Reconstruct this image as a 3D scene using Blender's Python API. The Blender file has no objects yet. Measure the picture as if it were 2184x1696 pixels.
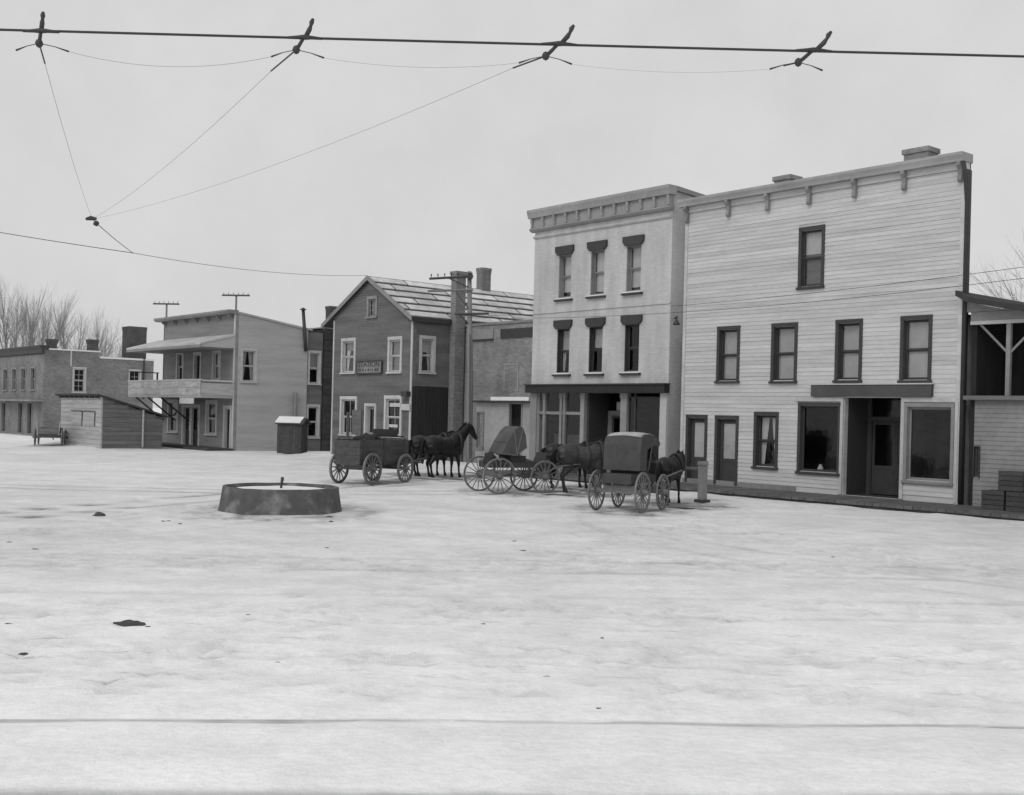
import bpy, math, random
from mathutils import Vector, Matrix, noise
random.seed(7)
scn = bpy.context.scene
COL = scn.collection
R = math.radians

# ------------------------------------------------------------------ camera, sky, sun, exposure
cd = bpy.data.cameras.new('camera'); cam = bpy.data.objects.new('camera', cd); COL.objects.link(cam)
cam.location = (0, 0, 2.4)
cam.rotation_mode = 'QUATERNION'
cam.rotation_quaternion = Matrix.Rotation(R(90), 3, 'X').to_quaternion() @ Matrix.Rotation(0.025, 3, 'Z').to_quaternion()
cd.sensor_width = 36.0; cd.lens = 36 * 2420 / 2184
cd.shift_y = 40 / 2184
cd.clip_end = 6000
scn.camera = cam

SUN_EL, SUN_AZ = R(42), R(212)      # azimuth measured clockwise from +Y
wd = bpy.data.worlds.new('World'); scn.world = wd; wd.use_nodes = True
nt = wd.node_tree; nt.nodes.clear()
sky = nt.nodes.new('ShaderNodeTexSky'); sky.sky_type = 'NISHITA'; sky.sun_disc = False
sky.sun_elevation = SUN_EL; sky.sun_rotation = SUN_AZ; sky.dust_density = 6; sky.air_density = 1.5
bwn = nt.nodes.new('ShaderNodeRGBToBW'); mxn = nt.nodes.new('ShaderNodeMix'); mxn.data_type = 'FLOAT'
mxn.inputs[0].default_value = 0.13; mxn.inputs[2].default_value = 5.4
bg = nt.nodes.new('ShaderNodeBackground'); bg.inputs[1].default_value = 0.1
wo = nt.nodes.new('ShaderNodeOutputWorld')
nt.links.new(sky.outputs[0], bwn.inputs[0]); nt.links.new(bwn.outputs[0], mxn.inputs[3])
wtc = nt.nodes.new('ShaderNodeTexCoord'); wns = nt.nodes.new('ShaderNodeTexNoise'); wns.inputs['Scale'].default_value = 5.5; wns.inputs['Detail'].default_value = 9; wns.inputs['Roughness'].default_value = .62
wmr = nt.nodes.new('ShaderNodeMapRange'); wmr.inputs[1].default_value = .3; wmr.inputs[2].default_value = .7; wmr.inputs[3].default_value = .93; wmr.inputs[4].default_value = 1.05
wmu = nt.nodes.new('ShaderNodeMath'); wmu.operation = 'MULTIPLY'       # thin mottled overcast
nt.links.new(wtc.outputs['Generated'], wns.inputs['Vector']); nt.links.new(wns.outputs[0], wmr.inputs[0]); nt.links.new(mxn.outputs[0], wmu.inputs[0]); nt.links.new(wmr.outputs[0], wmu.inputs[1])
nt.links.new(wmu.outputs[0], bg.inputs[0]); nt.links.new(bg.outputs[0], wo.inputs[0])

sl = bpy.data.lights.new('sun', 'SUN'); sl.energy = 0.55; sl.angle = R(25); sl.color = (1, 1, 1)
so = bpy.data.objects.new('sun', sl); COL.objects.link(so)
sd = Vector((math.sin(SUN_AZ) * math.cos(SUN_EL), math.cos(SUN_AZ) * math.cos(SUN_EL), math.sin(SUN_EL)))
so.rotation_euler = sd.to_track_quat('Z', 'Y').to_euler()
so.location = sd * 60
scn.view_settings.view_transform = 'Standard'; scn.view_settings.look = 'None'
scn.view_settings.exposure = 0.42; scn.view_settings.gamma = 1.0

# ------------------------------------------------------------------ materials
MATS = {}
def mat(name, base, var=0.12, scale=6.0, rough=0.85, bump=0.15, stretch=(1, 1, 1), stain=0.0, stain_scale=0.6, spec=0.2, bscale=None):
    """grey surface: fine grain + larger weathering, own random offset per object"""
    if name in MATS: return MATS[name]
    m = bpy.data.materials.new(name); m.use_nodes = True; t = m.node_tree; t.nodes.clear()
    N, L = t.nodes.new, t.links.new
    out = N('ShaderNodeOutputMaterial'); p = N('ShaderNodeBsdfPrincipled'); L(p.outputs[0], out.inputs[0])
    p.inputs['Roughness'].default_value = rough; p.inputs['Specular IOR Level'].default_value = spec
    tc = N('ShaderNodeTexCoord'); oi = N('ShaderNodeObjectInfo')
    ad = N('ShaderNodeVectorMath'); ad.operation = 'MULTIPLY_ADD'
    mul = N('ShaderNodeMath'); mul.operation = 'MULTIPLY'; mul.inputs[1].default_value = 37.0
    L(oi.outputs['Random'], mul.inputs[0])
    L(tc.outputs['Object'], ad.inputs[0]); ad.inputs[1].default_value = stretch; L(mul.outputs[0], ad.inputs[2])
    n1 = N('ShaderNodeTexNoise'); n1.inputs['Scale'].default_value = scale; n1.inputs['Detail'].default_value = 6
    n2 = N('ShaderNodeTexNoise'); n2.inputs['Scale'].default_value = stain_scale; n2.inputs['Detail'].default_value = 5
    L(ad.outputs[0], n1.inputs['Vector']); L(ad.outputs[0], n2.inputs['Vector'])
    r1 = N('ShaderNodeMapRange'); r1.inputs[1].default_value = .25; r1.inputs[2].default_value = .75
    r1.inputs[3].default_value = 1 - var; r1.inputs[4].default_value = 1 + var; L(n1.outputs[0], r1.inputs[0])
    r2 = N('ShaderNodeMapRange'); r2.inputs[1].default_value = .38; r2.inputs[2].default_value = .72
    r2.inputs[3].default_value = 1; r2.inputs[4].default_value = 1 - stain; L(n2.outputs[0], r2.inputs[0])
    r3 = N('ShaderNodeMapRange'); r3.inputs[3].default_value = 1 - var * .6; r3.inputs[4].default_value = 1 + var * .6
    L(oi.outputs['Random'], r3.inputs[0])
    a = N('ShaderNodeMath'); a.operation = 'MULTIPLY'; L(r1.outputs[0], a.inputs[0]); L(r2.outputs[0], a.inputs[1])
    b = N('ShaderNodeMath'); b.operation = 'MULTIPLY'; L(a.outputs[0], b.inputs[0]); L(r3.outputs[0], b.inputs[1])
    c = N('ShaderNodeMath'); c.operation = 'MULTIPLY'; L(b.outputs[0], c.inputs[0]); c.inputs[1].default_value = base
    L(c.outputs[0], p.inputs['Base Color'])
    if bump > 0:
        bp = N('ShaderNodeBump'); bp.inputs['Strength'].default_value = bump; bp.inputs['Distance'].default_value = .02
        if bscale:
            n3 = N('ShaderNodeTexNoise'); n3.inputs['Scale'].default_value = bscale; n3.inputs['Detail'].default_value = 4
            L(ad.outputs[0], n3.inputs['Vector']); L(n3.outputs[0], bp.inputs['Height'])
        else: L(n1.outputs[0], bp.inputs['Height'])
        L(bp.outputs[0], p.inputs['Normal'])
    MATS[name] = m; return m

def brickmat(name, base, mortar, bw=.21, bh=.075, var=.2, stain=.3, bump=.5, streak=False):
    m = bpy.data.materials.new(name); m.use_nodes = True; t = m.node_tree; t.nodes.clear()
    N, L = t.nodes.new, t.links.new
    out = N('ShaderNodeOutputMaterial'); p = N('ShaderNodeBsdfPrincipled'); L(p.outputs[0], out.inputs[0])
    p.inputs['Roughness'].default_value = .9; p.inputs['Specular IOR Level'].default_value = .15
    tc = N('ShaderNodeTexCoord'); sp = N('ShaderNodeSeparateXYZ'); L(tc.outputs['Object'], sp.inputs[0])
    s = N('ShaderNodeMath'); s.operation = 'ADD'; L(sp.outputs[0], s.inputs[0]); L(sp.outputs[1], s.inputs[1])
    cb = N('ShaderNodeCombineXYZ'); L(s.outputs[0], cb.inputs[0]); L(sp.outputs[2], cb.inputs[1])
    br = N('ShaderNodeTexBrick'); br.inputs['Scale'].default_value = 1; br.inputs['Brick Width'].default_value = bw
    br.inputs['Row Height'].default_value = bh; br.inputs['Mortar Size'].default_value = .008
    br.inputs['Color1'].default_value = (base * (1 - var),) * 3 + (1,); br.inputs['Color2'].default_value = (base * (1 + var),) * 3 + (1,)
    br.inputs['Mortar'].default_value = (mortar,) * 3 + (1,); L(cb.outputs[0], br.inputs['Vector'])
    n2 = N('ShaderNodeTexNoise'); n2.inputs['Scale'].default_value = .7; n2.inputs['Detail'].default_value = 6
    mp2 = N('ShaderNodeMapping'); mp2.inputs['Scale'].default_value = (2.2, 2.2, .45) if streak else (1, 1, 1); L(tc.outputs['Object'], mp2.inputs[0]); L(mp2.outputs[0], n2.inputs['Vector'])
    r2 = N('ShaderNodeMapRange'); r2.inputs[1].default_value = .35; r2.inputs[2].default_value = .7; r2.inputs[3].default_value = 1.08; r2.inputs[4].default_value = 1 - stain
    L(n2.outputs[0], r2.inputs[0])
    mx = N('ShaderNodeVectorMath'); mx.operation = 'SCALE'; L(br.outputs[0], mx.inputs[0]); L(r2.outputs[0], mx.inputs['Scale'])
    L(mx.outputs[0], p.inputs['Base Color'])
    bp = N('ShaderNodeBump'); bp.inputs['Strength'].default_value = bump; bp.inputs['Distance'].default_value = .012
    iv = N('ShaderNodeMath'); iv.operation = 'SUBTRACT'; iv.inputs[0].default_value = 1; L(br.outputs['Fac'], iv.inputs[1])
    L(iv.outputs[0], bp.inputs['Height']); L(bp.outputs[0], p.inputs['Normal'])
    MATS[name] = m; return m

def glassmat(name, tint=.6, refl=.5):
    m = bpy.data.materials.new(name); m.use_nodes = True; t = m.node_tree; t.nodes.clear()
    N, L = t.nodes.new, t.links.new
    out = N('ShaderNodeOutputMaterial'); mx = N('ShaderNodeMixShader'); tr = N('ShaderNodeBsdfTransparent'); gl = N('ShaderNodeBsdfGlossy')
    tr.inputs[0].default_value = (tint,) * 3 + (1,); gl.inputs[0].default_value = (.8, .8, .8, 1); gl.inputs['Roughness'].default_value = .08
    lw = N('ShaderNodeFresnel'); lw.inputs[0].default_value = 1.5
    tc = N('ShaderNodeTexCoord'); n = N('ShaderNodeTexNoise'); n.inputs['Scale'].default_value = 2.5; L(tc.outputs['Object'], n.inputs[0])
    bp = N('ShaderNodeBump'); bp.inputs['Strength'].default_value = .12; bp.inputs['Distance'].default_value = .05; L(n.outputs[0], bp.inputs['Height'])
    L(bp.outputs[0], gl.inputs['Normal']); L(bp.outputs[0], lw.inputs['Normal'])
    ge = N('ShaderNodeNewGeometry'); inv = N('ShaderNodeMath'); inv.operation = 'SUBTRACT'; inv.inputs[0].default_value = refl * 2; iv2 = N('ShaderNodeMath'); iv2.operation = 'MULTIPLY'; iv2.inputs[1].default_value = refl * 2
    L(ge.outputs['Backfacing'], iv2.inputs[0]); L(iv2.outputs[0], inv.inputs[1])          # the pane's inner face does not mirror again
    f = N('ShaderNodeMath'); f.operation = 'MULTIPLY'; f.use_clamp = True; L(lw.outputs[0], f.inputs[0]); L(inv.outputs[0], f.inputs[1])
    L(f.outputs[0], mx.inputs[0]); L(tr.outputs[0], mx.inputs[1]); L(gl.outputs[0], mx.inputs[2]); L(mx.outputs[0], out.inputs[0])
    MATS[name] = m; return m

CREAM = mat('cream_paint', .55, .09, 5, .7, .12, (1, 1, 6), .22, .45)
TRIM_DK = mat('dark_trim_paint', .055, .15, 8, .6, .1)
TRIM_LT = mat('pale_trim_paint', .5, .1, 6, .7, .1, stain=.2)
TRIM_MD = mat('grey_trim_paint', .26, .12, 6, .7, .1, stain=.25)
PBRICK = brickmat('painted_brick', .51, .45, var=.06, stain=.2, bump=.4, streak=True)
BRICK = brickmat('weathered_brick', .21, .27)
BRICKD = brickmat('dark_brick', .09, .13)
BRICKL = brickmat('pale_brick', .255, .3)
STONE = mat('dark_stone', .06, .25, 5, .9, .5, stain=.3, bscale=12)
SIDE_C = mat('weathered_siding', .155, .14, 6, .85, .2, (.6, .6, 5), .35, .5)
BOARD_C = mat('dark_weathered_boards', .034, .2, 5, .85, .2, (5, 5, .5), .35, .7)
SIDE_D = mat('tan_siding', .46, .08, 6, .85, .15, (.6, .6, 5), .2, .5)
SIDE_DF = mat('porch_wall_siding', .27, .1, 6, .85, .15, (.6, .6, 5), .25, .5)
PLANK_LT = mat('whitewashed_plank', .43, .16, 5, .9, .25, (.5, .5, 6), .3, 1.2)
PLANK_MD = mat('bare_grey_plank', .17, .2, 5, .9, .3, (.5, .5, 6), .3, 1.2)
PLANK_DK = mat('dark_wet_plank', .07, .22, 5, .85, .3, (2, 2, 6), .3, 1)
ROOFP = mat('roofing_sheet', .6, .2, 3, .75, .2, stain=.35, stain_scale=.9)
TAR = mat('tar_roof', .05, .2, 4, .9, .3)
ROOFSNOW = mat('roof_snow', .74, .06, 5, .7, .2)
GLASS = glassmat('window_glass', .95, 1.0)
GLASSD = glassmat('dim_glass', .88, .6)
BLIND = mat('window_blind', .5, .1, 3, .9, .05)
CURTAIN = mat('lace_curtain', .5, .15, 12, .9, .2, (6, 6, .6))
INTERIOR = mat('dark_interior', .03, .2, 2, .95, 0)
IRON = mat('dark_iron', .035, .2, 10, .5, .15, spec=.4)
STEEL = mat('worn_steel', .16, .25, 8, .45, .2, spec=.5)
POLE = mat('weathered_pole', .2, .18, 8, .9, .3, (4, 4, .6))
POLED = mat('dark_pole', .09, .18, 8, .9, .3, (4, 4, .6))
WOODW = mat('wagon_box_wood', .085, .2, 6, .8, .25, (.7, 4, 4), .35, 1.4)
WOODR = mat('wheel_wood', .17, .2, 8, .8, .2, stain=.4, stain_scale=3)
LEATHER = mat('black_leather', .022, .2, 10, .5, .15, spec=.35)
HOOD = mat('buggy_top_cloth', .075, .15, 5, .75, .2)
HOODL = mat('faded_top_cloth', .15, .15, 5, .8, .2)
HORSE_B = mat('black_horse_coat', .009, .3, 8, .45, .1, spec=.4)
HORSE_Y = mat('bay_horse_coat', .04, .3, 5, .48, .1, spec=.4, stain=.5, stain_scale=1.6)
HAIR = mat('horse_hair', .008, .2, 20, .7, .3)
CONC = mat('wet_concrete', .105, .22, 4, .9, .35, stain=.45, stain_scale=1.3, bscale=20)
BARK = mat('bark', .2, .2, 6, .9, .3)
DUNG = mat('mud', .085, .3, 10, .9, .5)
WHITE = mat('white_enamel', .7, .05, 5, .4, .05)
SACK = mat('dark_sacking', .035, .2, 12, .9, .4)

# ------------------------------------------------------------------ helpers
class MB:
    def __init__(s): s.v = []; s.f = []
    def add(s, v, f):
        o = len(s.v); s.v += [tuple(p) for p in v]; s.f += [tuple(i + o for i in q) for q in f]; return s
    def box(s, x0, x1, y0, y1, z0, z1):
        return s.add([(x0,y0,z0),(x1,y0,z0),(x1,y1,z0),(x0,y1,z0),(x0,y0,z1),(x1,y0,z1),(x1,y1,z1),(x0,y1,z1)],
                     [(3,2,1,0),(4,5,6,7),(0,1,5,4),(1,2,6,5),(2,3,7,6),(3,0,4,7)])
    def hexa(s, p):   # 8 points bottom ring, top ring
        return s.add(p, [(3,2,1,0),(4,5,6,7),(0,1,5,4),(1,2,6,5),(2,3,7,6),(3,0,4,7)])
    def prism(s, poly, axis, a0, a1):
        n = len(poly)
        def P(u, w, a): return {'x': (a, u, w), 'y': (u, a, w), 'z': (u, w, a)}[axis]
        v = [P(u, w, a0) for u, w in poly] + [P(u, w, a1) for u, w in poly]
        f = [tuple(range(n))[::-1], tuple(range(n, 2*n))] + [(i, (i+1) % n, n+(i+1) % n, n+i) for i in range(n)]
        return s.add(v, f)
    def tube(s, path, rad, n=8, cap=True):
        path = [Vector(p) for p in path]
        if not hasattr(rad, '__len__'): rad = [rad] * len(path)
        v = []; f = []; up = Vector((0, 0, 1)); prev = None
        for i, p in enumerate(path):
            d = (path[min(i+1, len(path)-1)] - path[max(i-1, 0)]).normalized()
            if prev is None:
                a = d.cross(up if abs(d.z) < .95 else Vector((1, 0, 0))).normalized()
            else: a = (prev - d * prev.dot(d)).normalized()
            prev = a; b = d.cross(a)
            for k in range(n):
                t = 2*math.pi*k/n; v.append(p + (a*math.cos(t) + b*math.sin(t)) * rad[i])
        for i in range(len(path)-1):
            for k in range(n): f.append((i*n+k, i*n+(k+1) % n, (i+1)*n+(k+1) % n, (i+1)*n+k))
        if cap: f += [tuple(range(n))[::-1], tuple(range((len(path)-1)*n, len(path)*n))]
        return s.add(v, f)
    def ovals(s, rings, n=14):  # rings of (x, y, z, ry, rn, nx, nz): ellipse spanned by the y axis and (nx,0,nz)
        v = []; f = []
        for (x, y, z, ry, rn, nx, nz) in rings:
            l = math.hypot(nx, nz) or 1
            for k in range(n):
                t = 2*math.pi*k/n; v.append((x + nx/l*rn*math.sin(t), y + ry*math.cos(t), z + nz/l*rn*math.sin(t)))
        m = len(rings)
        for i in range(m-1):
            for k in range(n): f.append((i*n+k, i*n+(k+1) % n, (i+1)*n+(k+1) % n, (i+1)*n+k))
        f += [tuple(range(n))[::-1], tuple(range((m-1)*n, m*n))]
        return s.add(v, f)
    def lathe(s, prof, n=24, cx=0, cy=0):
        v = []; f = []
        for r, z in prof:
            for k in range(n): t = 2*math.pi*k/n; v.append((cx+r*math.cos(t), cy+r*math.sin(t), z))
        for i in range(len(prof)-1):
            for k in range(n): f.append((i*n+k, i*n+(k+1) % n, (i+1)*n+(k+1) % n, (i+1)*n+k))
        return s.add(v, f)
    def mesh(s, name, m, smooth=False):
        me = bpy.data.meshes.new(name); me.from_pydata(s.v, [], s.f); me.materials.append(m)
        if smooth: me.polygons.foreach_set('use_smooth', [True]*len(me.polygons))
        me.update(); return me
    def build(s, name, m, parent=None, loc=(0, 0, 0), rz=0, smooth=False, kind=None):
        return link(name, s.mesh(name, m, smooth), parent, loc, rz, kind)

def link(name, me, parent=None, loc=(0, 0, 0), rz=0, kind=None):
    o = bpy.data.objects.new(name, me); COL.objects.link(o)
    if parent: o.parent = parent
    o.location = loc; o.rotation_euler = (0, 0, rz)
    if kind: o['kind'] = kind
    return o
def tag(o, label, cat, group=None):
    o['label'] = label; o['category'] = cat
    if group: o['group'] = group
    return o
def thing(name, label, cat, loc=(0, 0, 0), rz=0, group=None):
    o = bpy.data.objects.new(name, None); COL.objects.link(o); o.empty_display_size = .3
    o.location = loc; o.rotation_euler = (0, 0, rz); return tag(o, label, cat, group)
def structure(o): o['kind'] = 'structure'; return o

def lining(parent, x0, x1, y0, y1, z0, z1):     # near-black liners added behind the fronts to darken windows, open towards the street
    b = MB().box(x0, x0+.02, y0, y1, z0, z1); b.build('dark_liner_wall', INTERIOR, parent)
    MB().box(x0+.02, x1-.02, y1-.02, y1, z0, z1).build('dark_liner_wall', INTERIOR, parent); MB().box(x0+.02, x1-.02, y0, y1-.02, z0, z0+.02).build('dark_liner_floor', INTERIOR, parent)
    MB().box(x0+.02, x1-.02, y0, y1-.02, z1-.02, z1).build('dark_liner_ceiling', INTERIOR, parent)
    return MB().box(x1-.02, x1, y0, y1, z0, z1).build('dark_liner_wall', INTERIOR, parent)
# the row of buildings: s runs along the fronts (to the right), d runs back from the building line
P0 = Vector((6.13, 41.1, 0)); TS = Vector((.641, -.768, 0)).normalized(); TD = Vector((.768, .641, 0)).normalized()
ANG = math.atan2(TS.y, TS.x)
def W(s, d, z=0): p = P0 + TS*s + TD*d; return Vector((p.x, p.y, z))
def building(name, label, s, d, cat='building', z=0): return thing(name, label, cat, W(s, d, z), ANG)

def cells(x0, x1, z0, z1, holes):
    zs = sorted({z0, z1} | {min(max(v, z0), z1) for h in holes for v in h[2:]})
    out = []
    for a, b in zip(zs, zs[1:]):
        if b - a < 1e-4: continue
        m = (a+b)/2; cur = x0
        for h in sorted(h for h in holes if h[2] < m < h[3]):
            if h[0] > cur + 1e-4: out.append((cur, h[0], a, b))
            cur = max(cur, h[1])
        if cur < x1 - 1e-4: out.append((cur, x1, a, b))
    return out
def wall_front(name, x0, x1, z0, z1, holes, m, parent, y0=0, th=.22):
    b = MB()
    for c in cells(x0, x1, z0, z1, holes): b.box(c[0], c[1], y0, y0+th, c[2], c[3])
    return b.build(name, m, parent)
def wall_side(name, y0, y1, z0, z1, holes, m, parent, x, th=.22):   # faces +x
    b = MB()
    for c in cells(y0, y1, z0, z1, holes): b.box(x-th, x, c[0], c[1], c[2], c[3])
    return b.build(name, m, parent)
def lap(b, x0, x1, z, h, proud=.024, y=0, zt=None):       # one clapboard, facing -y
    b.hexa([(x0, y-proud, z), (x1, y-proud, z), (x1, y+.004, z), (x0, y+.004, z),
            (x0, y-.005, z+h), (x1, y-.005, z+h), (x1, y+.004, z+h), (x0, y+.004, z+h)])
def courses(x0, x1, z0, z1, h, holes, clip=None):
    z = z0
    while z < z1 - .02:
        hh = min(h, z1 - z); xa, xb = x0, x1
        if clip: xa, xb = clip(z + hh)
        if xb - xa > .05:
            cur = xa
            for q in sorted(q for q in holes if q[2] < z + hh*.7 and q[3] > z + hh*.3):
                if q[0] > cur + .03: yield (cur, q[0], z, hh)
                cur = max(cur, q[1])
            if cur < xb - .03: yield (cur, xb, z, hh)
        z += h

def place(parent, face, x, z, plane):
    if face == 'f': return dict(parent=parent, loc=(x, plane, z), rz=0)
    return dict(parent=parent, loc=(plane, x, z), rz=math.pi/2)
def window(parent, face, x0, x1, z0, z1, plane=0, casing=TRIM_DK, cw=.1, sash_m=None, cols=1, rows=1, glass=GLASS,
           blind=0, blind_m=BLIND, curtains=False, sill=True, head=0, label=None, single=False, depth=.1, sill_m=None):
    """casing > sashes, panes, sill, blind; local x along the wall, y into the wall"""
    w = x1 - x0; h = z1 - z0; sash_m = sash_m or casing
    pl = place(parent, face, (x0+x1)/2, z0, plane)
    b = MB(); X = w/2
    if cw > 0:
        b.box(-X-cw, -X+.012, -.045, .02, -.02, h+.012); b.box(X-.012, X+cw, -.045, .02, -.02, h+.012)
        b.box(-X-cw-head, X+cw+head, -.055, .02, h-.012+.022, h+cw*1.25)
    b.box(-X+.001, -X+.02, .022, depth+.06, 0, h); b.box(X-.02, X-.001, .022, depth+.06, 0, h)
    b.box(-X+.021, X-.021, .022, depth+.06, h-.02, h-.001); b.box(-X+.021, X-.021, .022, depth+.06, .001, .02)
    win = b.build('window', casing, **pl)
    if label: win['label'] = label
    if sill: MB().box(-X-cw-.03, X+cw+.03, -.1, .02, -.1, -.022).build('sill', sill_m or casing, win)
    halves = [(0, h)] if single else [(0, h*.5+.02), (h*.5-.02, h)]
    for i, (a, c) in enumerate(halves):
        y = depth - .0 + (.035 if i == 0 and not single else 0); e = .05
        b = MB(); xa, xb = -X+.021, X-.021
        b.box(xa, xa+e, y-.02, y+.012, a+.021, c-.021); b.box(xb-e, xb, y-.02, y+.012, a+.021, c-.021)
        b.box(xa+e, xb-e, y-.02, y+.012, a+.021, a+.021+e); b.box(xa+e, xb-e, y-.02, y+.012, c-.021-e, c-.021)
        iw = (xb-xa-2*e); ih = (c-a-.042-2*e); x_, z_ = xa+e, a+.021+e
        for k in range(1, cols): b.box(x_+iw*k/cols-.012, x_+iw*k/cols+.012, y-.015, y+.01, z_, z_+ih)
        for k in range(1, rows): b.box(x_, x_+iw, y-.014, y+.009, z_+ih*k/rows-.012, z_+ih*k/rows+.012)
        b.build('sash', sash_m, win)
        for ci in range(cols):
            for ri in range(rows):
                g = .013 if cols*rows > 1 else 0
                MB().box(x_+iw*ci/cols+g, x_+iw*(ci+1)/cols-g, y-.004, y+.002, z_+ih*ri/rows+g, z_+ih*(ri+1)/rows-g).build('pane', glass, win)
    yb = depth + .09
    if blind > 0: MB().box(-X+.03, X-.03, yb, yb+.01, h*(1-blind), h-.02).build('blind', blind_m, win)
    if curtains:
        for sx in (-1, 1):
            b = MB(); n = 10; pts = []
            for k in range(n+1):
                u = k/n
                wid = X*.95*(1 - .55*u)
                pts.append((sx*(X-.03), sx*(X-.03-wid*.85), h*.97*(1-u)+.03))
            v = []; f = []
            for (xo, xi, zz) in pts: v += [(xo, yb+.02, zz), ((xo+xi)/2, yb, zz), (xi, yb+.02, zz)]
            for k in range(n): f += [(3*k, 3*k+1, 3*k+4, 3*k+3), (3*k+1, 3*k+2, 3*k+5, 3*k+4)]
            b.add(v, f).build('curtain', CURTAIN, win)
    return win
def door(parent, face, x0, x1, z0, z1, plane=0, casing=TRIM_DK, leaf_m=None, cw=.1, glass_h=.5, glass=GLASS, blind=True, depth=.16, head=0, leaf_cols=1):
    w = x1-x0; h = z1-z0; X = w/2; pl = place(parent, face, (x0+x1)/2, z0, plane)
    b = MB()
    if cw > 0:
        b.box(-X-cw, -X+.012, -.045, .02, 0, h+.012); b.box(X-.012, X+cw, -.045, .02, 0, h+.012)
        b.box(-X-cw-head, X+cw+head, -.055, .02, h+.014, h+cw*1.25)
    b.box(-X+.001, -X+.03, .022, depth+.06, 0, h); b.box(X-.03, X-.001, .022, depth+.06, 0, h); b.box(-X+.031, X-.031, .022, depth+.06, h-.03, h-.001)
    d = b.build('door', casing, **pl); leaf_m = leaf_m or casing
    gz = h*(1-glass_h)
    for k in range(leaf_cols):
        xa = -X+.035 + (w-.07)*k/leaf_cols + .004; xb = -X+.035 + (w-.07)*(k+1)/leaf_cols - .004
        b = MB(); e = .11 if leaf_cols == 1 else .08
        b.box(xa, xa+e, depth-.02, depth+.02, .02, h-.035); b.box(xb-e, xb, depth-.02, depth+.02, .02, h-.035)
        b.box(xa+e, xb-e, depth-.019, depth+.019, .02, .22); b.box(xa+e, xb-e, depth-.019, depth+.019, h-.035-e, h-.036)
        b.box(xa+e, xb-e, depth-.019, depth+.019, gz-.06, gz+.04); b.box(xa+e, xb-e, depth-.005, depth+.01, .22, gz-.06)
        lf = b.build('leaf', leaf_m, d)
        MB().box(xa+e, xb-e, depth-.004, depth+.002, gz+.04, h-.035-e).build('pane', glass, d)
        if blind: MB().box(xa+e-.02, xb-e+.02, depth+.03, depth+.04, gz+.02, h-.16).build('blind', BLIND, d)
        hb = MB(); hb.tube([(xb-.05, depth-.02, gz-.15), (xb-.05, depth-.07, gz-.15)], [.012, .03], 8); hb.build('handle', IRON, d)
    return d

# ------------------------------------------------------------------ snow covered square
def sstep(a, b, v): t = min(max((v-a)/(b-a), 0), 1); return t*t*(3-2*t)
def gh(x, y):
    q = Vector((x, y, 0)) - P0; s = q.dot(TS); d = q.dot(TD)
    z = .035*noise.noise(Vector((x*.11, y*.11, 3))) + .012*noise.noise(Vector((x*.7, y*.7, 9)))
    near = sstep(40, 14, y)
    z += near*(.008*noise.noise(Vector((x*.9, y*2.4, 5))) + .006*noise.noise(Vector((x*2.2, y*6, 1))))
    v = y - .06*x
    for c, w, h in ((8.98, .16, -.05), (7.24, .16, -.05), (10.6, .25, -.02), (11.5, .2, -.025), (12.3, .25, -.02), (8.1, .5, .03)):
        z += h*math.exp(-((v-c)/w)**2)*(.55+.6*noise.noise(Vector((x*.6, c, 0))))
    # snow thrown up against the fronts of the row, left of the tall brick store
    z += .26*math.exp(-((d-.6)/1.0)**2)*sstep(-30, -26, s)*sstep(-8, -11, s)
    z += .20*math.exp(-((d+7.0)/2.2)**2)*sstep(-34, -38, s)*sstep(-75, -60, s)*(.7+.5*noise.noise(Vector((s*.4, 0, 2))))
    z += .10*math.exp(-((d+2.9)/.6)**2)*sstep(-10, -6, s)*(.6+.8*noise.noise(Vector((s*.8, 0, 7))))
    far = sstep(200, 80, abs(y)) * sstep(200, 80, abs(x))
    return z*far
RUTS = []                                   # wheel tracks: centre lines of left and right wheel of each vehicle
def track(pts, half, depth, dirt_shade):
    for sgn in (-1, 1):
        out = []
        for i, p in enumerate(pts):
            a, c = Vector(pts[max(i-1, 0)]), Vector(pts[min(i+1, len(pts)-1)]); d = (c-a).normalized()
            out.append(Vector(p) + Vector((-d.y, d.x))*half*sgn)
        RUTS.append((out, depth, dirt_shade))
def bez(p0, p1, p2, p3, n=22): return [tuple((1-t)**3*Vector(p0)+3*t*(1-t)**2*Vector(p1)+3*t*t*(1-t)*Vector(p2)+t**3*Vector(p3)) for t in [k/n for k in range(n+1)]]
track(bez((-13, 20), (-8, 30), (-6.5, 35), (-4.9, 38.8)), .68, .03, .5)
track(bez((-20, 33), (-12, 32.5), (-5, 33.2), (.0, 35.9)), .69, .03, .45)
track(bez((9, 15), (3, 20), (1.2, 26), (3.0, 30.2)), .65, .02, .12)
track(bez((-16, 16.5), (-5, 18), (6, 19), (18, 18.2)), .7, .02, .2)
track(bez((-14, 13.2), (-4, 14.2), (5, 14.6), (16, 15.6)), .7, .018, .16)
TRAMPLE_SHADE = [(-2.7, 43.8, 1.9, .5), (2.2, 37.4, 1.7, .55), (4.6, 32.8, 1.3, .55), (-4.75, 39.1, 1.3, .3), (0, 36, 1.3, .35), (3.2, 30.4, 1.2, .4), (-5.5, 27.4, 1.9, .28), (5.7, 34.0, .8, .3), (-26.9, 66, 1.5, .3)]  # trampled dirt round the hooves, doubling as painted contact shade under vehicles
PR = {}                                     # hoof and boot prints, kept in a coarse grid
prnd = random.Random(21)
def prints(x0, y0, x1, y1, n, spread, rmin=.07, rmax=.13):
    for k in range(n):
        t_ = prnd.random(); x = x0+(x1-x0)*t_+prnd.gauss(0, spread); y = y0+(y1-y0)*t_+prnd.gauss(0, spread)
        PR.setdefault((int(x//.5), int(y//.5)), []).append((x, y, prnd.uniform(rmin, rmax), prnd.uniform(.02, .055)))
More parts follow.
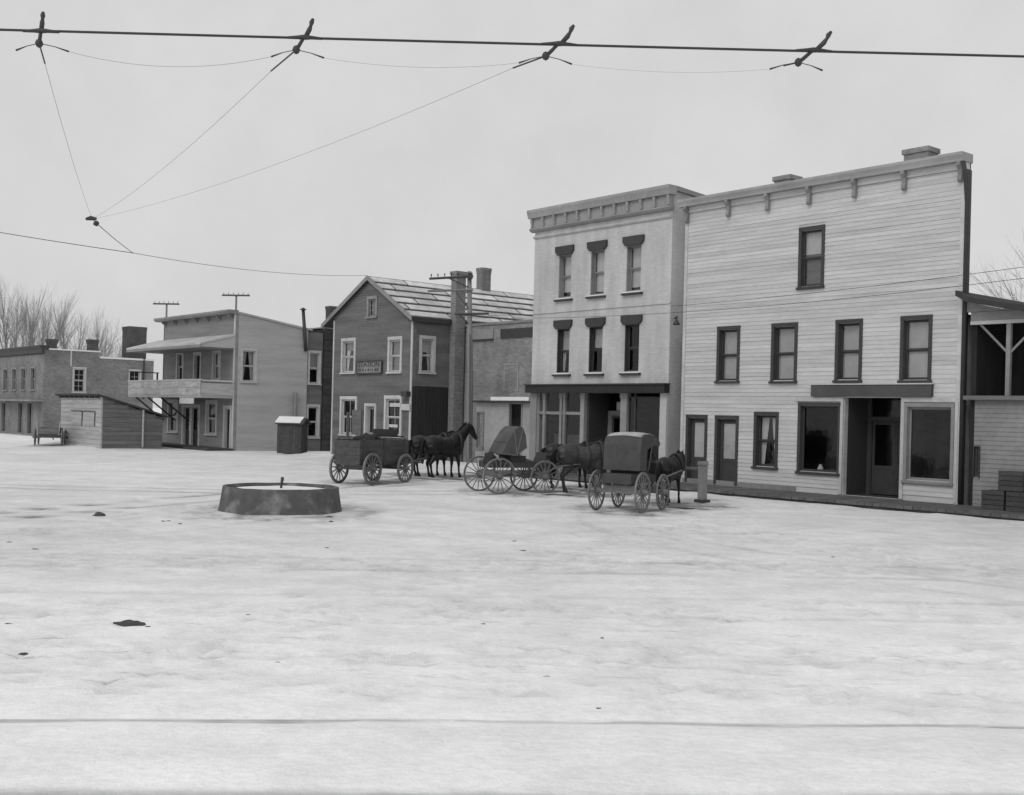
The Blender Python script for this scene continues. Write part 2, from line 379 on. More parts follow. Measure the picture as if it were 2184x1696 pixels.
prints(-9, 10.8, 9, 12.2, 330, .45); prints(-9, 12.9, 9, 15.0, 260, .5); prints(-9, 21, -4.5, 37, 170, .5, .09, .15); prints(9, 16, 3.2, 29, 150, .5, .09, .15)
prints(-9, 17, 9, 19.5, 240, .5, .08, .15); prints(-4, 9.6, 6, 30, 170, .5, .08, .14); prints(-7.5, 25.2, -3.5, 25.0, 60, .5, .09, .15); prints(-9, 9.8, 9, 10.2, 130, .25)
def rut(x, y):
    h = 0; q = 0; p = Vector((x, y))
    gx, gy = int(x//.5), int(y//.5)
    for i_ in (gx-1, gx, gx+1):
        for j_ in (gy-1, gy, gy+1):
            for (ax, ay, r_, d_) in PR.get((i_, j_), ()):
                e = math.hypot((x-ax), (y-ay)*.85)/r_
                if e < 2.2: h += -d_*math.exp(-e*e*1.2) + d_*.35*math.exp(-((e-1.45)/.35)**2); q = max(q, .11*math.exp(-e*e))
    for ln, dep, dr in RUTS:
        if not (min(a.x for a in ln)-1 < x < max(a.x for a in ln)+1 and min(a.y for a in ln)-1 < y < max(a.y for a in ln)+1): continue
        m = min((a-p).length for a in ln); 
        if m > 2: continue
        best = 9
        for a, c in zip(ln, ln[1:]):
            ac = c-a; t_ = max(0, min(1, (p-a).dot(ac)/ac.length_squared)); best = min(best, (a+ac*t_-p).length)
        w_ = .08 + .002*y; k = math.exp(-(best/w_)**2); fade = .55+.7*noise.noise(Vector((x*.4, y*.4, dep*90)))
        h -= dep*k*fade; q = max(q, dr*k*max(0, fade))
    for cx_, cy_, r_, a_ in TRAMPLE_SHADE:
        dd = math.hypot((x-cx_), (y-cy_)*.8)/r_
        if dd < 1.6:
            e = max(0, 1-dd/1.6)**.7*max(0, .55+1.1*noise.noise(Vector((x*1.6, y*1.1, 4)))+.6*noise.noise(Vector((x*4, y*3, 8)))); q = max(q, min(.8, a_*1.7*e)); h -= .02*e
    return h, q
def axis(spans):
    out = [spans[0][0]]
    for a, b, st in spans:
        n = max(1, int(round((b-a)/st)))
        out += [a+(b-a)*(k+1)/n for k in range(n)]
    return out
xs = axis([(-3000, -300, 900), (-300, -80, 22), (-80, -30, 2.0), (-30, -9, .6), (-9, 9, .13), (9, 30, .6), (30, 80, 3), (80, 300, 22), (300, 3000, 900)])
ys = axis([(-300, -20, 60), (-20, 4, 3), (4, 14, .065), (14, 21, .1), (21, 30, .16), (30, 46, .25), (46, 66, .4), (66, 100, 1.5), (100, 300, 20), (300, 5000, 900)])
nx = len(xs); gv = []; gdirt_shade = []
for y in ys:
    for x in xs:
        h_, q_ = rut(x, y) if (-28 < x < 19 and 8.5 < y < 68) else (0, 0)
        gv.append((x, y, gh(x, y)+h_)); gdirt_shade.append(q_)
gf = [(j*nx+i, j*nx+i+1, (j+1)*nx+i+1, (j+1)*nx+i) for j in range(len(ys)-1) for i in range(nx-1)]
SNOW = bpy.data.materials.new('trodden_snow'); SNOW.use_nodes = True
t = SNOW.node_tree; t.nodes.clear(); N, L = t.nodes.new, t.links.new
out = N('ShaderNodeOutputMaterial'); pb = N('ShaderNodeBsdfPrincipled'); L(pb.outputs[0], out.inputs[0])
pb.inputs['Roughness'].default_value = .65; pb.inputs['Specular IOR Level'].default_value = .25
tc = N('ShaderNodeTexCoord')
def nz(scale, detail, st=(1, 1, 1), rough=.55, rot=0):
    mp = N('ShaderNodeMapping'); mp.inputs['Scale'].default_value = st; mp.inputs['Rotation'].default_value = (0, 0, rot); L(tc.outputs['Object'], mp.inputs[0])
    n = N('ShaderNodeTexNoise'); n.inputs['Scale'].default_value = scale; n.inputs['Detail'].default_value = detail; n.inputs['Roughness'].default_value = rough
    L(mp.outputs[0], n.inputs['Vector']); return n.outputs[0]
def rng(v, a, b, c, d):
    r = N('ShaderNodeMapRange'); r.interpolation_type = 'SMOOTHSTEP'
    for i, q in enumerate((a, b, c, d)): r.inputs[i+1].default_value = q
    L(v, r.inputs[0]); return r.outputs[0]
def mth(op, a, b):
    m = N('ShaderNodeMath'); m.operation = op
    for i, q in enumerate((a, b)):
        if isinstance(q, (int, float)): m.inputs[i].default_value = q
        else: L(q, m.inputs[i])
    return m.outputs[0]
sp = N('ShaderNodeSeparateXYZ'); L(tc.outputs['Object'], sp.inputs[0])
big = rng(nz(.12, 4), .35, .7, 1.0, .87)                      # broad drifts of cleaner and dirtier snow
mott = mth('MULTIPLY', rng(nz(1.1, 6), .3, .75, 1.05, .9), rng(nz(11, 8, (1, 1.4, 1), .7), .3, .7, 1.05, .93))
streak = rng(nz(1.6, 9, (.6, 3.0, 1), .7, -.06), .55, .72, 0, 1)   # sled and wheel streaks along the track
v_ = mth('SUBTRACT', sp.outputs[1], mth('MULTIPLY', sp.outputs[0], .06))
band1 = mth('MULTIPLY', rng(v_, 9.4, 10.6, 0, 1), rng(v_, 12.2, 15.5, 1, .0))
band = mth('ADD', mth('MULTIPLY', band1, .5), .07)
lines = None
for c_, w_, k_ in ((8.98, .05, .55), (7.2, .12, .55)):
    e = rng(mth('ABSOLUTE', mth('SUBTRACT', v_, c_), 0), w_*.3, w_*1.6, k_, 0)
    lines = e if lines is None else mth('MAXIMUM', lines, e)
lines = mth('MULTIPLY', lines, rng(nz(1.0, 5, (.5, 3, 1), .6, -.06), .38, .62, .15, 1))
specks = rng(nz(4.5, 5, (.6, 1.6, 1)), .67, .78, 0, .4)
road = mth('MULTIPLY', rng(v_, 10.5, 19, 0, 1), rng(v_, 60, 90, 1, 0))
roadd = mth('MULTIPLY', road, mth('ADD', rng(nz(.45, 8, (.8, 1.2, 1), .65), .36, .68, .18, .31), rng(nz(3.2, 7, (1, 1, 1), .7), .35, .7, -.05, .08)))
an = N('ShaderNodeAttribute'); an.attribute_name = 'dirt_shade'  # dirt of ruts, prints and trampling, with contact shade painted in
trod_shade = mth('MULTIPLY', an.outputs['Fac'], rng(nz(3.5, 8, (1, 1, 1), .7), .3, .65, .45, 1.25))
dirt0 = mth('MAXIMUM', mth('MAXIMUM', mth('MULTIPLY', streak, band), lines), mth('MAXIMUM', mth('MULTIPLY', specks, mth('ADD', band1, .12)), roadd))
dirt_shade = mth('MINIMUM', mth('ADD', dirt0, mth('MULTIPLY', trod_shade, 1.9)), .95)
col = mth('MULTIPLY', mth('MULTIPLY', mth('MULTIPLY', big, mott), .93), mth('SUBTRACT', 1, mth('MULTIPLY', dirt_shade, .78)))
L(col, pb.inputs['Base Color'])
bp = N('ShaderNodeBump'); bp.inputs['Strength'].default_value = .6; bp.inputs['Distance'].default_value = .05
vo = N('ShaderNodeTexVoronoi'); vo.feature = 'SMOOTH_F1'; vo.inputs['Scale'].default_value = 3.2; vo.inputs['Smoothness'].default_value = .6
vm_ = N('ShaderNodeVectorMath'); vm_.operation = 'ADD'; L(tc.outputs['Object'], vm_.inputs[0]); vn = N('ShaderNodeTexNoise'); vn.inputs['Scale'].default_value = 1.5; L(tc.outputs['Object'], vn.inputs['Vector']); L(vn.outputs[1], vm_.inputs[1]); L(vm_.outputs[0], vo.inputs['Vector'])
L(mth('ADD', mth('ADD', nz(5, 7, (1, 1.3, 1), .65), mth('MULTIPLY', vo.outputs[0], .55)), mth('MULTIPLY', nz(38, 3), .3)), bp.inputs['Height']); L(bp.outputs[0], pb.inputs['Normal'])
gm = MB(); gm.v = gv; gm.f = gf
ground = structure(gm.build('snowy_ground', SNOW, smooth=True))
at_ = ground.data.attributes.new('dirt_shade', 'FLOAT', 'POINT'); at_.data.foreach_set('value', gdirt_shade)

# boardwalk along the shop fronts
walk = structure(thing('boardwalk', 'plank walk', 'walk', W(-8.6, -2.2), ANG)); del walk['label']; del walk['category']
PL = {}
for i in range(94):
    k = i % 5
    if k not in PL:
        PL[k] = MB().box(.006, .246, random.uniform(-.03, .03), 2.19, .08, .17 + random.uniform(-.006, .006)).mesh('plank', mat('frosted_walk_plank', .13, .25, 5, .9, .3, (2, 2, 6), .35, 1.2))
    if W(-8.6+i*.252, 0).y > 24: link('plank', PL[k], walk, (i*.252, 0, 0))
MB().box(0, 23.6, .05, .14, -.1, .078).build('stringer', PLANK_DK, walk)
MB().box(0, 23.6, 1.9, 2.0, -.1, .078).build('stringer', PLANK_DK, walk)

# ------------------------------------------------------------------ A: big clapboard store on the right
A = building('clapboard_store', 'tall pale clapboard store with bracketed cornice and one third storey window', 0, 0)
AW = 10.7; AH = 10.0
Aholes2 = [(1.70, 2.51, 3.83, 5.60), (4.04, 4.89, 3.81, 5.60), (6.54, 7.32, 3.82, 5.60), (8.83, 9.67, 3.80, 5.60)]
A3 = (5.05, 5.85, 6.88, 8.70)
Ad = [(.36, 1.15, .2, 2.50), (1.70, 2.54, .2, 2.49)]
Aw1 = (3.40, 4.21, .93, 2.64)
Asw = [(5.18, 6.62, .86, 2.98), (9.02, 10.45, .80, 2.98)]
Arec = (6.82, 8.80, .18, 3.25)
holes = Aholes2 + [A3] + Ad + [Aw1] + Asw + [Arec]
wall_front('wall', .02, AW-.02, 0, AH, holes, CREAM, A, .006, .2)
wall_side('wall', .206, 13, 0, 5.6, [], CREAM, A, AW-.02)
MB().box(.02, .24, .206, 13, 0, 5.6).build('wall', CREAM, A); MB().box(.24, AW-.24, 12.8, 13, 0, 5.6).build('wall', CREAM, A)
MB().box(.02, AW-.02, .208, .3, 5.75, 10.095).build('false_front_back', SIDE_C, A)
def grow(h, c): return (h[0]-c, h[1]+c, h[2]-.02, h[3]+c*1.25)
lapholes = [grow(h, .1) for h in Aholes2+[A3, Aw1]] + [grow(h, .1) for h in Ad] + [(5.06, 6.80, .74, 3.12), (8.82, 10.6, .68, 3.12), (6.79, 8.83, 0, 3.25), (5.62, 9.86, 3.27, 3.67)]
for (a, b_, z, h) in courses(.13, AW-.13, .34, 9.9, .134, lapholes):
    m = MB(); lap(m, a, b_, z, h, .017+random.uniform(-.003, .006), random.uniform(-.003, .001)); m.build('clapboard', CREAM, A)
MB().box(.0, .128, -.035, .004, .1, 9.9).build('corner_board', CREAM, A); MB().box(AW-.128, AW, -.035, .004, .1, 9.9).build('corner_board', CREAM, A)
MB().box(.13, 5.05, -.03, .004, .1, .338).build('skirt_board', TRIM_MD, A)
for i, h in enumerate(Aholes2):
    window(A, 'f', *h, casing=TRIM_DK, blind=[.97, .97, .96, .97][i], blind_m=mat('roller_shade', .42, .1, 3, .9, .05), depth=.13, cols=1)
window(A, 'f', *A3, casing=TRIM_DK, blind=.42, blind_m=BLIND, depth=.1)
window(A, 'f', *Aw1, casing=TRIM_DK, curtains=True, depth=.13, cols=1)
for h in Ad: door(A, 'f', *h, casing=TRIM_DK, glass_h=.62, depth=.15)
for h in Asw:
    window(A, 'f', *h, casing=TRIM_DK if h[0] < 6 else TRIM_MD, cw=.09, single=True, depth=.12, glass=GLASSD, blind=.0, sill=True, label='large single pane shop window')
    MB().box(h[0]-.05, h[1]+.05, .3, .75, h[2]-.14, h[2]-.04).build('display_shelf', PLANK_MD, A)
    MB().box(h[0]-.1, h[1]+.1, 1.6, 1.62, .2, 3.2).build('backdrop', INTERIOR, A)
# white painted shop front frame
b = MB(); b.box(5.0, 6.80, -.05, .0, 3.13, 3.26); b.box(6.70, 6.80, -.052, .0, .2, 3.128); b.build('shopfront_frame', TRIM_LT, A)
b = MB(); b.box(8.82, 10.62, -.05, .0, 3.13, 3.26); b.box(8.82, 8.93, -.052, .0, .2, 3.128); b.box(10.56, 10.66, -.056, -.036, .2, 3.128); b.build('shopfront_frame', TRIM_LT, A)
# recessed entrance
b = MB(); b.box(6.62, 6.82, .21, 1.5, .16, 3.3); b.box(8.80, 9.0, .21, 1.5, .16, 3.3); b.box(6.62, 9.0, .21, 1.7, 3.3, 3.45); b.build('entry_side', TRIM_DK, A)
b = MB(); b.box(6.825, 6.95, 1.3, 1.4, .16, 3.298); b.box(8.67, 8.795, 1.3, 1.4, .16, 3.298); b.box(6.95, 8.67, 1.3, 1.4, 2.55, 2.68); b.build('entry_frame', TRIM_DK, A)
MB().box(6.95, 8.67, 1.34, 1.345, 2.68, 3.298).build('pane', GLASSD, A)
door(A, 'f', 6.96, 8.66, .18, 2.54, plane=1.28, casing=TRIM_DK, cw=0, glass_h=.62, blind=False, leaf_cols=2, depth=.08, glass=GLASSD)
MB().box(6.6, 9.0, 3.0, 3.02, .2, 3.2).build('backdrop', INTERIOR, A)
MB().box(6.82, 8.8, .0, 1.3, .1, .176).build('entry_floor', PLANK_DK, A)
# long dark name board over the entrance
MB().box(5.64, 9.84, -.14, -.0, 3.29, 3.65).build('sign_board', mat('sign_board_paint', .085, .12, 4, .7, .1, stain=.3), A)
MB().box(5.60, 9.88, -.17, .0, 3.652, 3.69).build('sign_cap', TRIM_LT, A)
# cornice
b = MB(); b.prism([(-.32, 10.36), (-.32, 10.28), (-.27, 10.18), (-.25, 10.10), (.31, 10.10), (.31, 10.36)], 'x', -.16, AW+.03); b.build('cornice', mat('cornice_paint', .36, .1, 5, .75, .1, stain=.25), A)
MB().box(.0, AW, -.06, .19, 9.901, 10.098).build('frieze', CREAM, A)
brk = MB(); brk.prism([(0, .0), (-.19, .0), (-.2, -.10), (-.15, -.16), (-.1, -.22), (-.08, -.34), (-.11, -.44), (-.12, -.52), (-.07, -.58), (0, -.58)], 'x', -.06, .06)
brm = brk.mesh('bracket', TRIM_MD)
for x in (.12, 2.02, 3.7, 5.36, 7.06, 8.78, 10.58): link('bracket', brm, A, (x, -.062, 10.098))
MB().box(-.02, AW+.02, .21, 13.1, 5.602, 5.7).build('roof', TAR, A)
for x0, x1, y, zt in ((3.4, 4.05, .62, 10.82), (8.3, 9.1, .62, 10.94)):
    b = MB().box(x0, x1, y, y+.6, 5.7, zt-.15); b.box(x0-.05, x1+.05, y-.05, y+.65, zt-.15, zt); b.build('chimney', BRICKL, A)
b = MB(); b.tube([(AW+.07, -.04, .25), (AW+.07, -.04, 8.9), (AW+.07, -.15, 9.6), (AW+.07, -.3, 10.05)], .065, 8); b.build('downspout', TRIM_DK, A, smooth=True)
MB().box(AW-.018, AW+.012, .006, .301, .1, 9.9).build('corner_board', TRIM_DK, A)

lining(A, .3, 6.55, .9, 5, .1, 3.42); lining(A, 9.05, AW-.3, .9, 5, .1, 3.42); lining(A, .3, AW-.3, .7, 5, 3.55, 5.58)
# ------------------------------------------------------------------ B: three storey painted brick store
B = building('brick_store', 'three storey painted brick store with dark window lintels and bracketed cornice', -8.35, 0)
BW = 7.69
def bx(s): return s + 8.35
c3 = [(-6.81, -6.07), (-4.93, -4.17), (-2.96, -2.2)]
B3 = [(bx(a), bx(c), 7.27, 9.0) for a, c in c3]; B2 = [(bx(a), bx(c), 4.22, 5.99) for a, c in c3]
Bst = (.42, BW-.34, .16, 3.40)
wall_front('wall', 0, BW, 0, 10.95, B3+B2+[Bst], PBRICK, B, 0, .3)
b = MB(); b.add([(BW-.3, .302, 0), (BW-.3, 14, 0), (BW-.3, 14, 9.9), (BW-.3, .302, 10.85), (BW, .302, 0), (BW, 14, 0), (BW, 14, 9.9), (BW, .302, 10.85)], [(0,1,2,3),(7,6,5,4),(0,4,5,1),(1,5,6,2),(2,6,7,3),(3,7,4,0)])
b.build('wall', PBRICK, B)
b = MB(); b.box(0, .3, .302, 14, 0, 9.9); b.box(.3, BW-.3, 13.7, 14, 0, 9.9); b.build('wall', BRICKL, B)
MB().box(.3, BW-.3, .3, 13.7, 9.6, 9.7).build('roof', TAR, B)
b = MB(); b.add([(BW-.33, .104, 10.83), (BW-.33, 14, 9.88), (BW+.1, 14, 9.88), (BW+.1, .104, 10.83), (BW-.33, .104, 11.0), (BW-.33, 14, 10.0), (BW+.1, 14, 10.0), (BW+.1, .104, 11.0)], [(3,2,1,0),(4,5,6,7),(0,1,5,4),(1,2,6,5),(2,3,7,6),(3,0,4,7)])
b.build('coping', TRIM_MD, B)
CORN = mat('brick_cornice_paint', .33, .1, 6, .75, .12, stain=.25)
b = MB(); b.prism([(-.36, 11.0), (-.36, 10.9), (-.32, 10.8), (-.28, 10.66), (.1, 10.66), (.1, 11.0)], 'x', -.16, BW+.1); b.build('cornice', CORN, B)
MB().box(-.12, BW+.05, -.16, -.002, 10.25, 10.658).build('frieze', CORN, B)
MB().prism([(-.22, 10.25), (-.22, 10.2), (-.14, 10.12), (0, 10.1), (0, 10.249)], 'x', -.14, BW+.08).build('moulding', CORN, B)
MB().prism([(-.1, 9.93), (-.1, 9.89), (-.06, 9.84), (-.001, 9.82), (-.001, 9.94)], 'x', -.02, BW+.02).build('string_course', PBRICK, B)
MB().prism([(-.04, 6.74), (-.04, 6.68), (-.001, 6.67), (-.001, 6.75)], 'x', 0, BW).build('string_course', PBRICK, B)
bm_ = MB().prism([(0, .38), (-.11, .38), (-.11, .26), (-.08, .14), (-.06, .02), (0, 0)], 'x', -.05, .05).mesh('bracket', CORN)
for k in range(12): link('bracket', bm_, B, (.02 + k*(BW-.05)/11, -.161, 10.27))
for h in B3+B2:
    third = h[2] > 7
    k = [q[0] for q in B3].index(h[0])
    wn = window(B, 'f', *h, casing=TRIM_DK if not third else TRIM_MD, cw=0, depth=.2, sill=False, glass=GLASS if third else GLASSD, blind=([.86, .92, .9] if third else [.5, .45, .0])[k], blind_m=BLIND, curtains=(k == 0 and not third))
    w2 = (h[1]-h[0])/2; hh = h[3]-h[2]
    b = MB().prism([(-w2-.16, hh+.36), (-w2-.16, hh+.14), (-w2-.02, hh+.0), (w2+.02, hh+.0), (w2+.16, hh+.14), (w2+.16, hh+.36)], 'y', -.1, -.002); b.build('lintel', TRIM_DK, wn)
    MB().box(-w2-.14, w2+.14, -.13, -.002, -.15, -.07).build('sill', TRIM_DK, wn)
    MB().box(-w2-.13, w2+.13, -.125, -.004, -.069, -.035).build('sill_snow', ROOFSNOW, wn)
# store front
MB().box(-.05, BW+.06, -.3, -.002, 3.40, 3.70).build('shopfront_beam', mat('beam_paint', .04, .15, 5, .7, .1, stain=.2), B)
MB().box(-.09, BW+.1, -.36, -.001, 3.701, 3.75).build('beam_cap', TRIM_DK, B)
colm = mat('column_paint', .33, .12, 5, .7, .1, stain=.3)
for x0, x1, mm in ((.72, .86, TRIM_MD), (1.75, 1.88, TRIM_MD), (1.96, 2.08, TRIM_MD), (2.98, 3.2, colm), (5.22, 5.55, colm)):
    b = MB().box(x0, x1, .03, .2, .16, 3.2); b.box(x0-.03, x1+.03, .01, .22, 3.2, 3.398); b.box(x0-.03, x1+.03, .01, .22, .16, .4); b.build('column', mm, B)
MB().box(BW-.337, BW-.01, -.07, -.002, .14, 3.395).build('pilaster', TRIM_LT, B)
MB().box(.01, .41, -.05, -.002, .14, 3.395).build('pilaster', TRIM_MD, B)
MB().box(.422, 2.98, .1, .16, .16, .62).build('bulkhead', TRIM_DK, B); MB().box(.422, 2.98, .08, .18, .622, .68).build('window_ledge', TRIM_DK, B); MB().box(.422, 2.98, .06, .16, 2.52, 2.64).build('transom_bar', TRIM_MD, B)
for x0, x1 in ((.43, .72), (.86, 1.75), (2.08, 2.98)):
    MB().box(x0, x1, .12, .125, .68, 2.52).build('pane', GLASSD, B); MB().box(x0, x1, .12, .125, 2.64, 3.398).build('pane', GLASSD, B)
MB().box(.5, 2.9, .9, .95, .7, 1.7).build('window_display', PLANK_MD, B)
b = MB().box(3.2, 3.32, .2, 1.3, .16, 3.39); b.box(5.22, 5.34, .225, 1.3, .16, 3.39); b.build('entry_side', TRIM_DK, B)
b = MB().box(3.32, 5.22, 1.25, 1.33, 2.55, 2.72); b.box(3.32, 3.5, 1.25, 1.33, .16, 2.55); b.box(5.05, 5.22, 1.25, 1.33, .16, 2.55); b.build('entry_frame', TRIM_MD, B)
MB().box(3.5, 5.05, 1.29, 1.295, 2.72, 3.39).build('pane', GLASSD, B)
MB().box(3.85, 5.1, 1.2, 1.22, 2.74, 3.08).build('transom_sign', TRIM_LT, B)
door(B, 'f', 3.51, 5.04, .18, 2.54, plane=1.23, casing=TRIM_MD, leaf_m=TRIM_DK, cw=0, glass_h=.62, blind=False, leaf_cols=2, depth=.08, glass=GLASSD)
MB().box(5.55, 7.34, .12, .18, .16, .5).build('bulkhead', TRIM_DK, B); MB().box(5.55, 7.34, .1, .2, .502, .56).build('window_ledge', TRIM_DK, B)
b = MB().box(5.88, 5.96, .1, .2, .56, 3.398); b.box(5.55, 7.34, .1, .2, 3.2, 3.26); b.build('window_bar', TRIM_DK, B)
MB().box(5.96, 7.34, .14, .145, .56, 3.2).build('pane', GLASSD, B); MB().box(5.55, 5.88, .14, .145, .56, 3.2).build('pane', GLASSD, B)
MB().box(.4, 7.3, 3.2, 3.25, .1, 3.4).build('backdrop', INTERIOR, B)
MB().box(.3, 7.39, .3, 6, 3.5, 3.6).build('ceiling', INTERIOR, B)
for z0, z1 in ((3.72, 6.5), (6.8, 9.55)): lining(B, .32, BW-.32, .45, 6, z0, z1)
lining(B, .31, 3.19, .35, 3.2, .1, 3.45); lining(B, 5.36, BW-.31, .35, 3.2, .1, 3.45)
# lamp bracket at the alley corner
b = MB().tube([(BW+.01, .25, 6.15), (BW+.25, .1, 6.2), (BW+.4, -.1, 6.05)], .03, 6); b.lathe([(.02, 6.1), (.13, 5.9), (.12, 5.86), (.02, 5.95)], 10, BW+.42, -.12); b.build('lamp_bracket', IRON, B)

# ------------------------------------------------------------------ low brick wing between the gabled house and the brick store
Wg = building('brick_wing', 'low pale brick wing set back beside the gabled station house', -17.1, 2.9)
MB().box(.05, 8.7, 0, .3, 0, 6.75).build('wall', BRICKL, Wg)
MB().box(.05, 8.7, .3, 6, 6.3, 6.4).build('roof', TAR, Wg)
MB().box(.02, 8.72, -.08, .34, 6.75, 6.86).build('coping', TRIM_MD, Wg)
b = MB(); b.box(.9, 2.55, -.05, -.002, 6.08, 6.56); b.build('wall_panel', TRIM_MD, Wg)
MB().box(.86, 2.59, -.09, -.051, 6.0, 6.08).build('panel_edge', TRIM_DK, Wg)
MB().box(3.12, 5.4, -.06, -.002, 6.06, 6.5).build('wall_panel', TRIM_DK, Wg)
b = MB(); b.box(3.42, 4.46, -.03, -.002, 4.8, 4.86); b.box(3.42, 3.48, -.03, -.002, 3.55, 4.8); b.box(4.40, 4.46, -.03, -.002, 3.55, 4.8); b.build('bricked_up_frame', colm, Wg)
b = MB(); b.box(3.48, 4.40, -.012, -.002, 3.55, 4.8); b.build('bricked_up_opening', BRICKL, Wg)
# lean-to shop at its foot
LT = building('lean_to', 'small white lean-to with open dark doorway against the brick wing', -14.4, 1.85)
wall_front('wall', 0, 4.15, 0, 3.0, [(.06, .58, .9, 2.55), (2.44, 3.30, .1, 2.96)], mat('lean_to_plaster', .36, .1, 4, .85, .15, stain=.3), LT, 0, .12)
MB().box(4.03, 4.15, .12, 1.0, 0, 3.0).build('wall', TRIM_MD, LT)
MB().box(-.02, 4.2, -.25, 1.04, 3.0, 3.1).build('roof', TAR, LT)
MB().box(1.3, 4.0, -.22, 1.0, 3.101, 3.27).build('roof_snow', ROOFSNOW, LT)
window(LT, 'f', .08, .56, .92, 2.53, casing=TRIM_MD, cw=.04, depth=.05, glass=GLASSD)
b = MB(); b.box(2.40, 2.46, -.03, .02, .1, 2.98); b.box(3.28, 3.34, -.03, .02, .1, 2.98); b.build('door_frame', TRIM_MD, LT)
b = MB(); b.hexa([(3.24, .1, .12), (3.28, .1, .12), (3.6, .85, .12), (3.56, .87, .12), (3.24, .1, 2.9), (3.28, .1, 2.9), (3.6, .85, 2.9), (3.56, .87, 2.9)]); b.build('open_door', TRIM_DK, LT)

# ------------------------------------------------------------------ C: gabled station house
C = building('gabled_house', 'weathered gabled frame house with pale roofing sheets and station sign', -24.4, 0)
CW = 7.3; CR = 3.45; CE = 6.88; CA = 9.05; CL = 10.8
Cf = [(.98, 2.1, 4.47, 6.06), (5.34, 6.3, 4.44, 5.98)]
Cg = [(1.0, 2.35, 1.28, 3.05), (5.15, 6.4, 1.32, 3.1)]
Cd_ = (3.34, 4.16, .4, 2.72); Ca = (3.34, 4.02, 7.25, 8.1)
ch = Cf+Cg+[Cd_, Ca]
RZ = 9.27; KR = .5636; KL = .515; WT = RZ - .13          # ridge height, slopes, wall top at the ridge
def gz(x): return WT - (CR-x)*KL if x < CR else WT - (x-CR)*KR
def gable(z): return (max(0.0, CR-(WT-z)/KL), min(CW, CR+(WT-z)/KR))
wall_front('wall', 0, CW, 0, CE, Cf+Cg+[Cd_], SIDE_C, C, .02, .18)
b = MB()
def gpoly(pl_): b.prism(pl_, 'y', .02, .2)
gpoly([(0, CE), (Ca[0], CE), (Ca[0], gz(Ca[0])), (0, gz(0))]); gpoly([(Ca[1], CE), (CW, CE), (CW, gz(CW)), (Ca[1], gz(Ca[1]))])
gpoly([(Ca[0], CE), (Ca[1], CE), (Ca[1], Ca[2]), (Ca[0], Ca[2])]); gpoly([(Ca[0], Ca[3]), (Ca[1], Ca[3]), (Ca[1], gz(Ca[1])), (CR, WT), (Ca[0], gz(Ca[0]))])
b.build('gable_wall', SIDE_C, C)
b = MB()
for q in courses(.12, CW-.12, 3.3, WT-.1, .12, [grow(h, .11) for h in Cf+[Ca]] + [grow(h, .11) for h in Cg], lambda z: (max(.12, gable(z)[0]), min(CW-.12, gable(z)[1]))): lap(b, *q, .02, .015)
b.build('siding', SIDE_C, C, kind='stuff')
b = MB(); x = .13
while x < CW-.2:                              # vertical boards of the ground floor, around its openings
    hs = sorted((h for h in [grow(g, .11) for g in Cg+[Cd_]] if h[0] < x+.16 and h[1] > x), key=lambda h: h[2])
    z = .1; dy = random.uniform(-.006, .004)
    for h in hs:
        if h[2] > z+.05: b.box(x, x+.17, dy, .016, z, h[2])
        z = h[3]
    if z < 3.28: b.box(x, x+.17, dy, .016, z, 3.29)
    x += .185
b.build('vertical_boards', SIDE_C, C, kind='stuff')
MB().box(0, .115, -.03, .015, .1, 7.2).build('corner_board', TRIM_LT, C); MB().box(CW-.13, CW+.005, -.03, .015, .1, CE-.02).build('corner_board', TRIM_LT, C)
for i, h in enumerate(Cf): window(C, 'f', *h, casing=TRIM_LT, cw=.14, blind=[.3, .95][i], blind_m=mat('dim_blind', .2, .1, 3, .9, .05), curtains=i == 0, depth=.1)
for h in Cg: window(C, 'f', *h, casing=TRIM_LT, cw=.14, cols=2, rows=1, glass=GLASSD, depth=.1)
door(C, 'f', *Cd_, casing=TRIM_LT, leaf_m=TRIM_MD, cw=.12, glass_h=.58, blind=False, glass=GLASSD)
window(C, 'f', *Ca, casing=TRIM_MD, cw=.13, blind=.97, blind_m=TRIM_MD, single=True, depth=.08, cols=2, rows=3)
b = MB().box(2.05, 2.1, -.35, -.2, 0.6, 2.4); b.box(2.1, 2.98, -.07, -.02, .55, 2.52); b.build('open_shutter', PLANK_MD, C)
# side wall, facing the wing
Csw = (.52, 1.22, 4.44, 6.02)
wall_side('wall', .2, CL, 0, CE, [Csw], SIDE_C, C, CW-.02)
b = MB()
for q in courses(.0, 3.0, 3.75, CE-.02, .12, [grow(Csw, .11)]):
    v0 = len(b.v); lap(b, *q, .02, .0)
    b.v[v0:] = [(CW-.02-y, x_, z) for (x_, y, z) in b.v[v0:]]
b.build('siding', SIDE_C, C, kind='stuff')
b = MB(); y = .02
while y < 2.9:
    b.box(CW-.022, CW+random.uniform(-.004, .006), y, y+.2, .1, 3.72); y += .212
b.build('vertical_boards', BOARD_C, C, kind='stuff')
window(C, 's', *Csw, plane=CW-.02, casing=TRIM_LT, cw=.13, blind=.4, curtains=True, depth=.1)
MB().box(-.0, .2, .2, CL, 0, 7.3).build('wall', SIDE_C, C); MB().box(.2, CW-.24, CL-.2, CL, 0, CE).build('wall', SIDE_C, C)
b = MB(); b.add([(.1, CL-.05, CE), (CW-.1, CL-.05, CE), (CR, CL-.05, WT-.1)], [(0, 1, 2)]); b.build('gable_wall', SIDE_C, C)
for z0, z1 in ((.1, 3.4), (3.5, 6.7)): lining(C, .25, CW-.3, .42, 6, z0, z1)
lining(C, 2.4, 4.7, .4, 4, 7.0, 8.45)
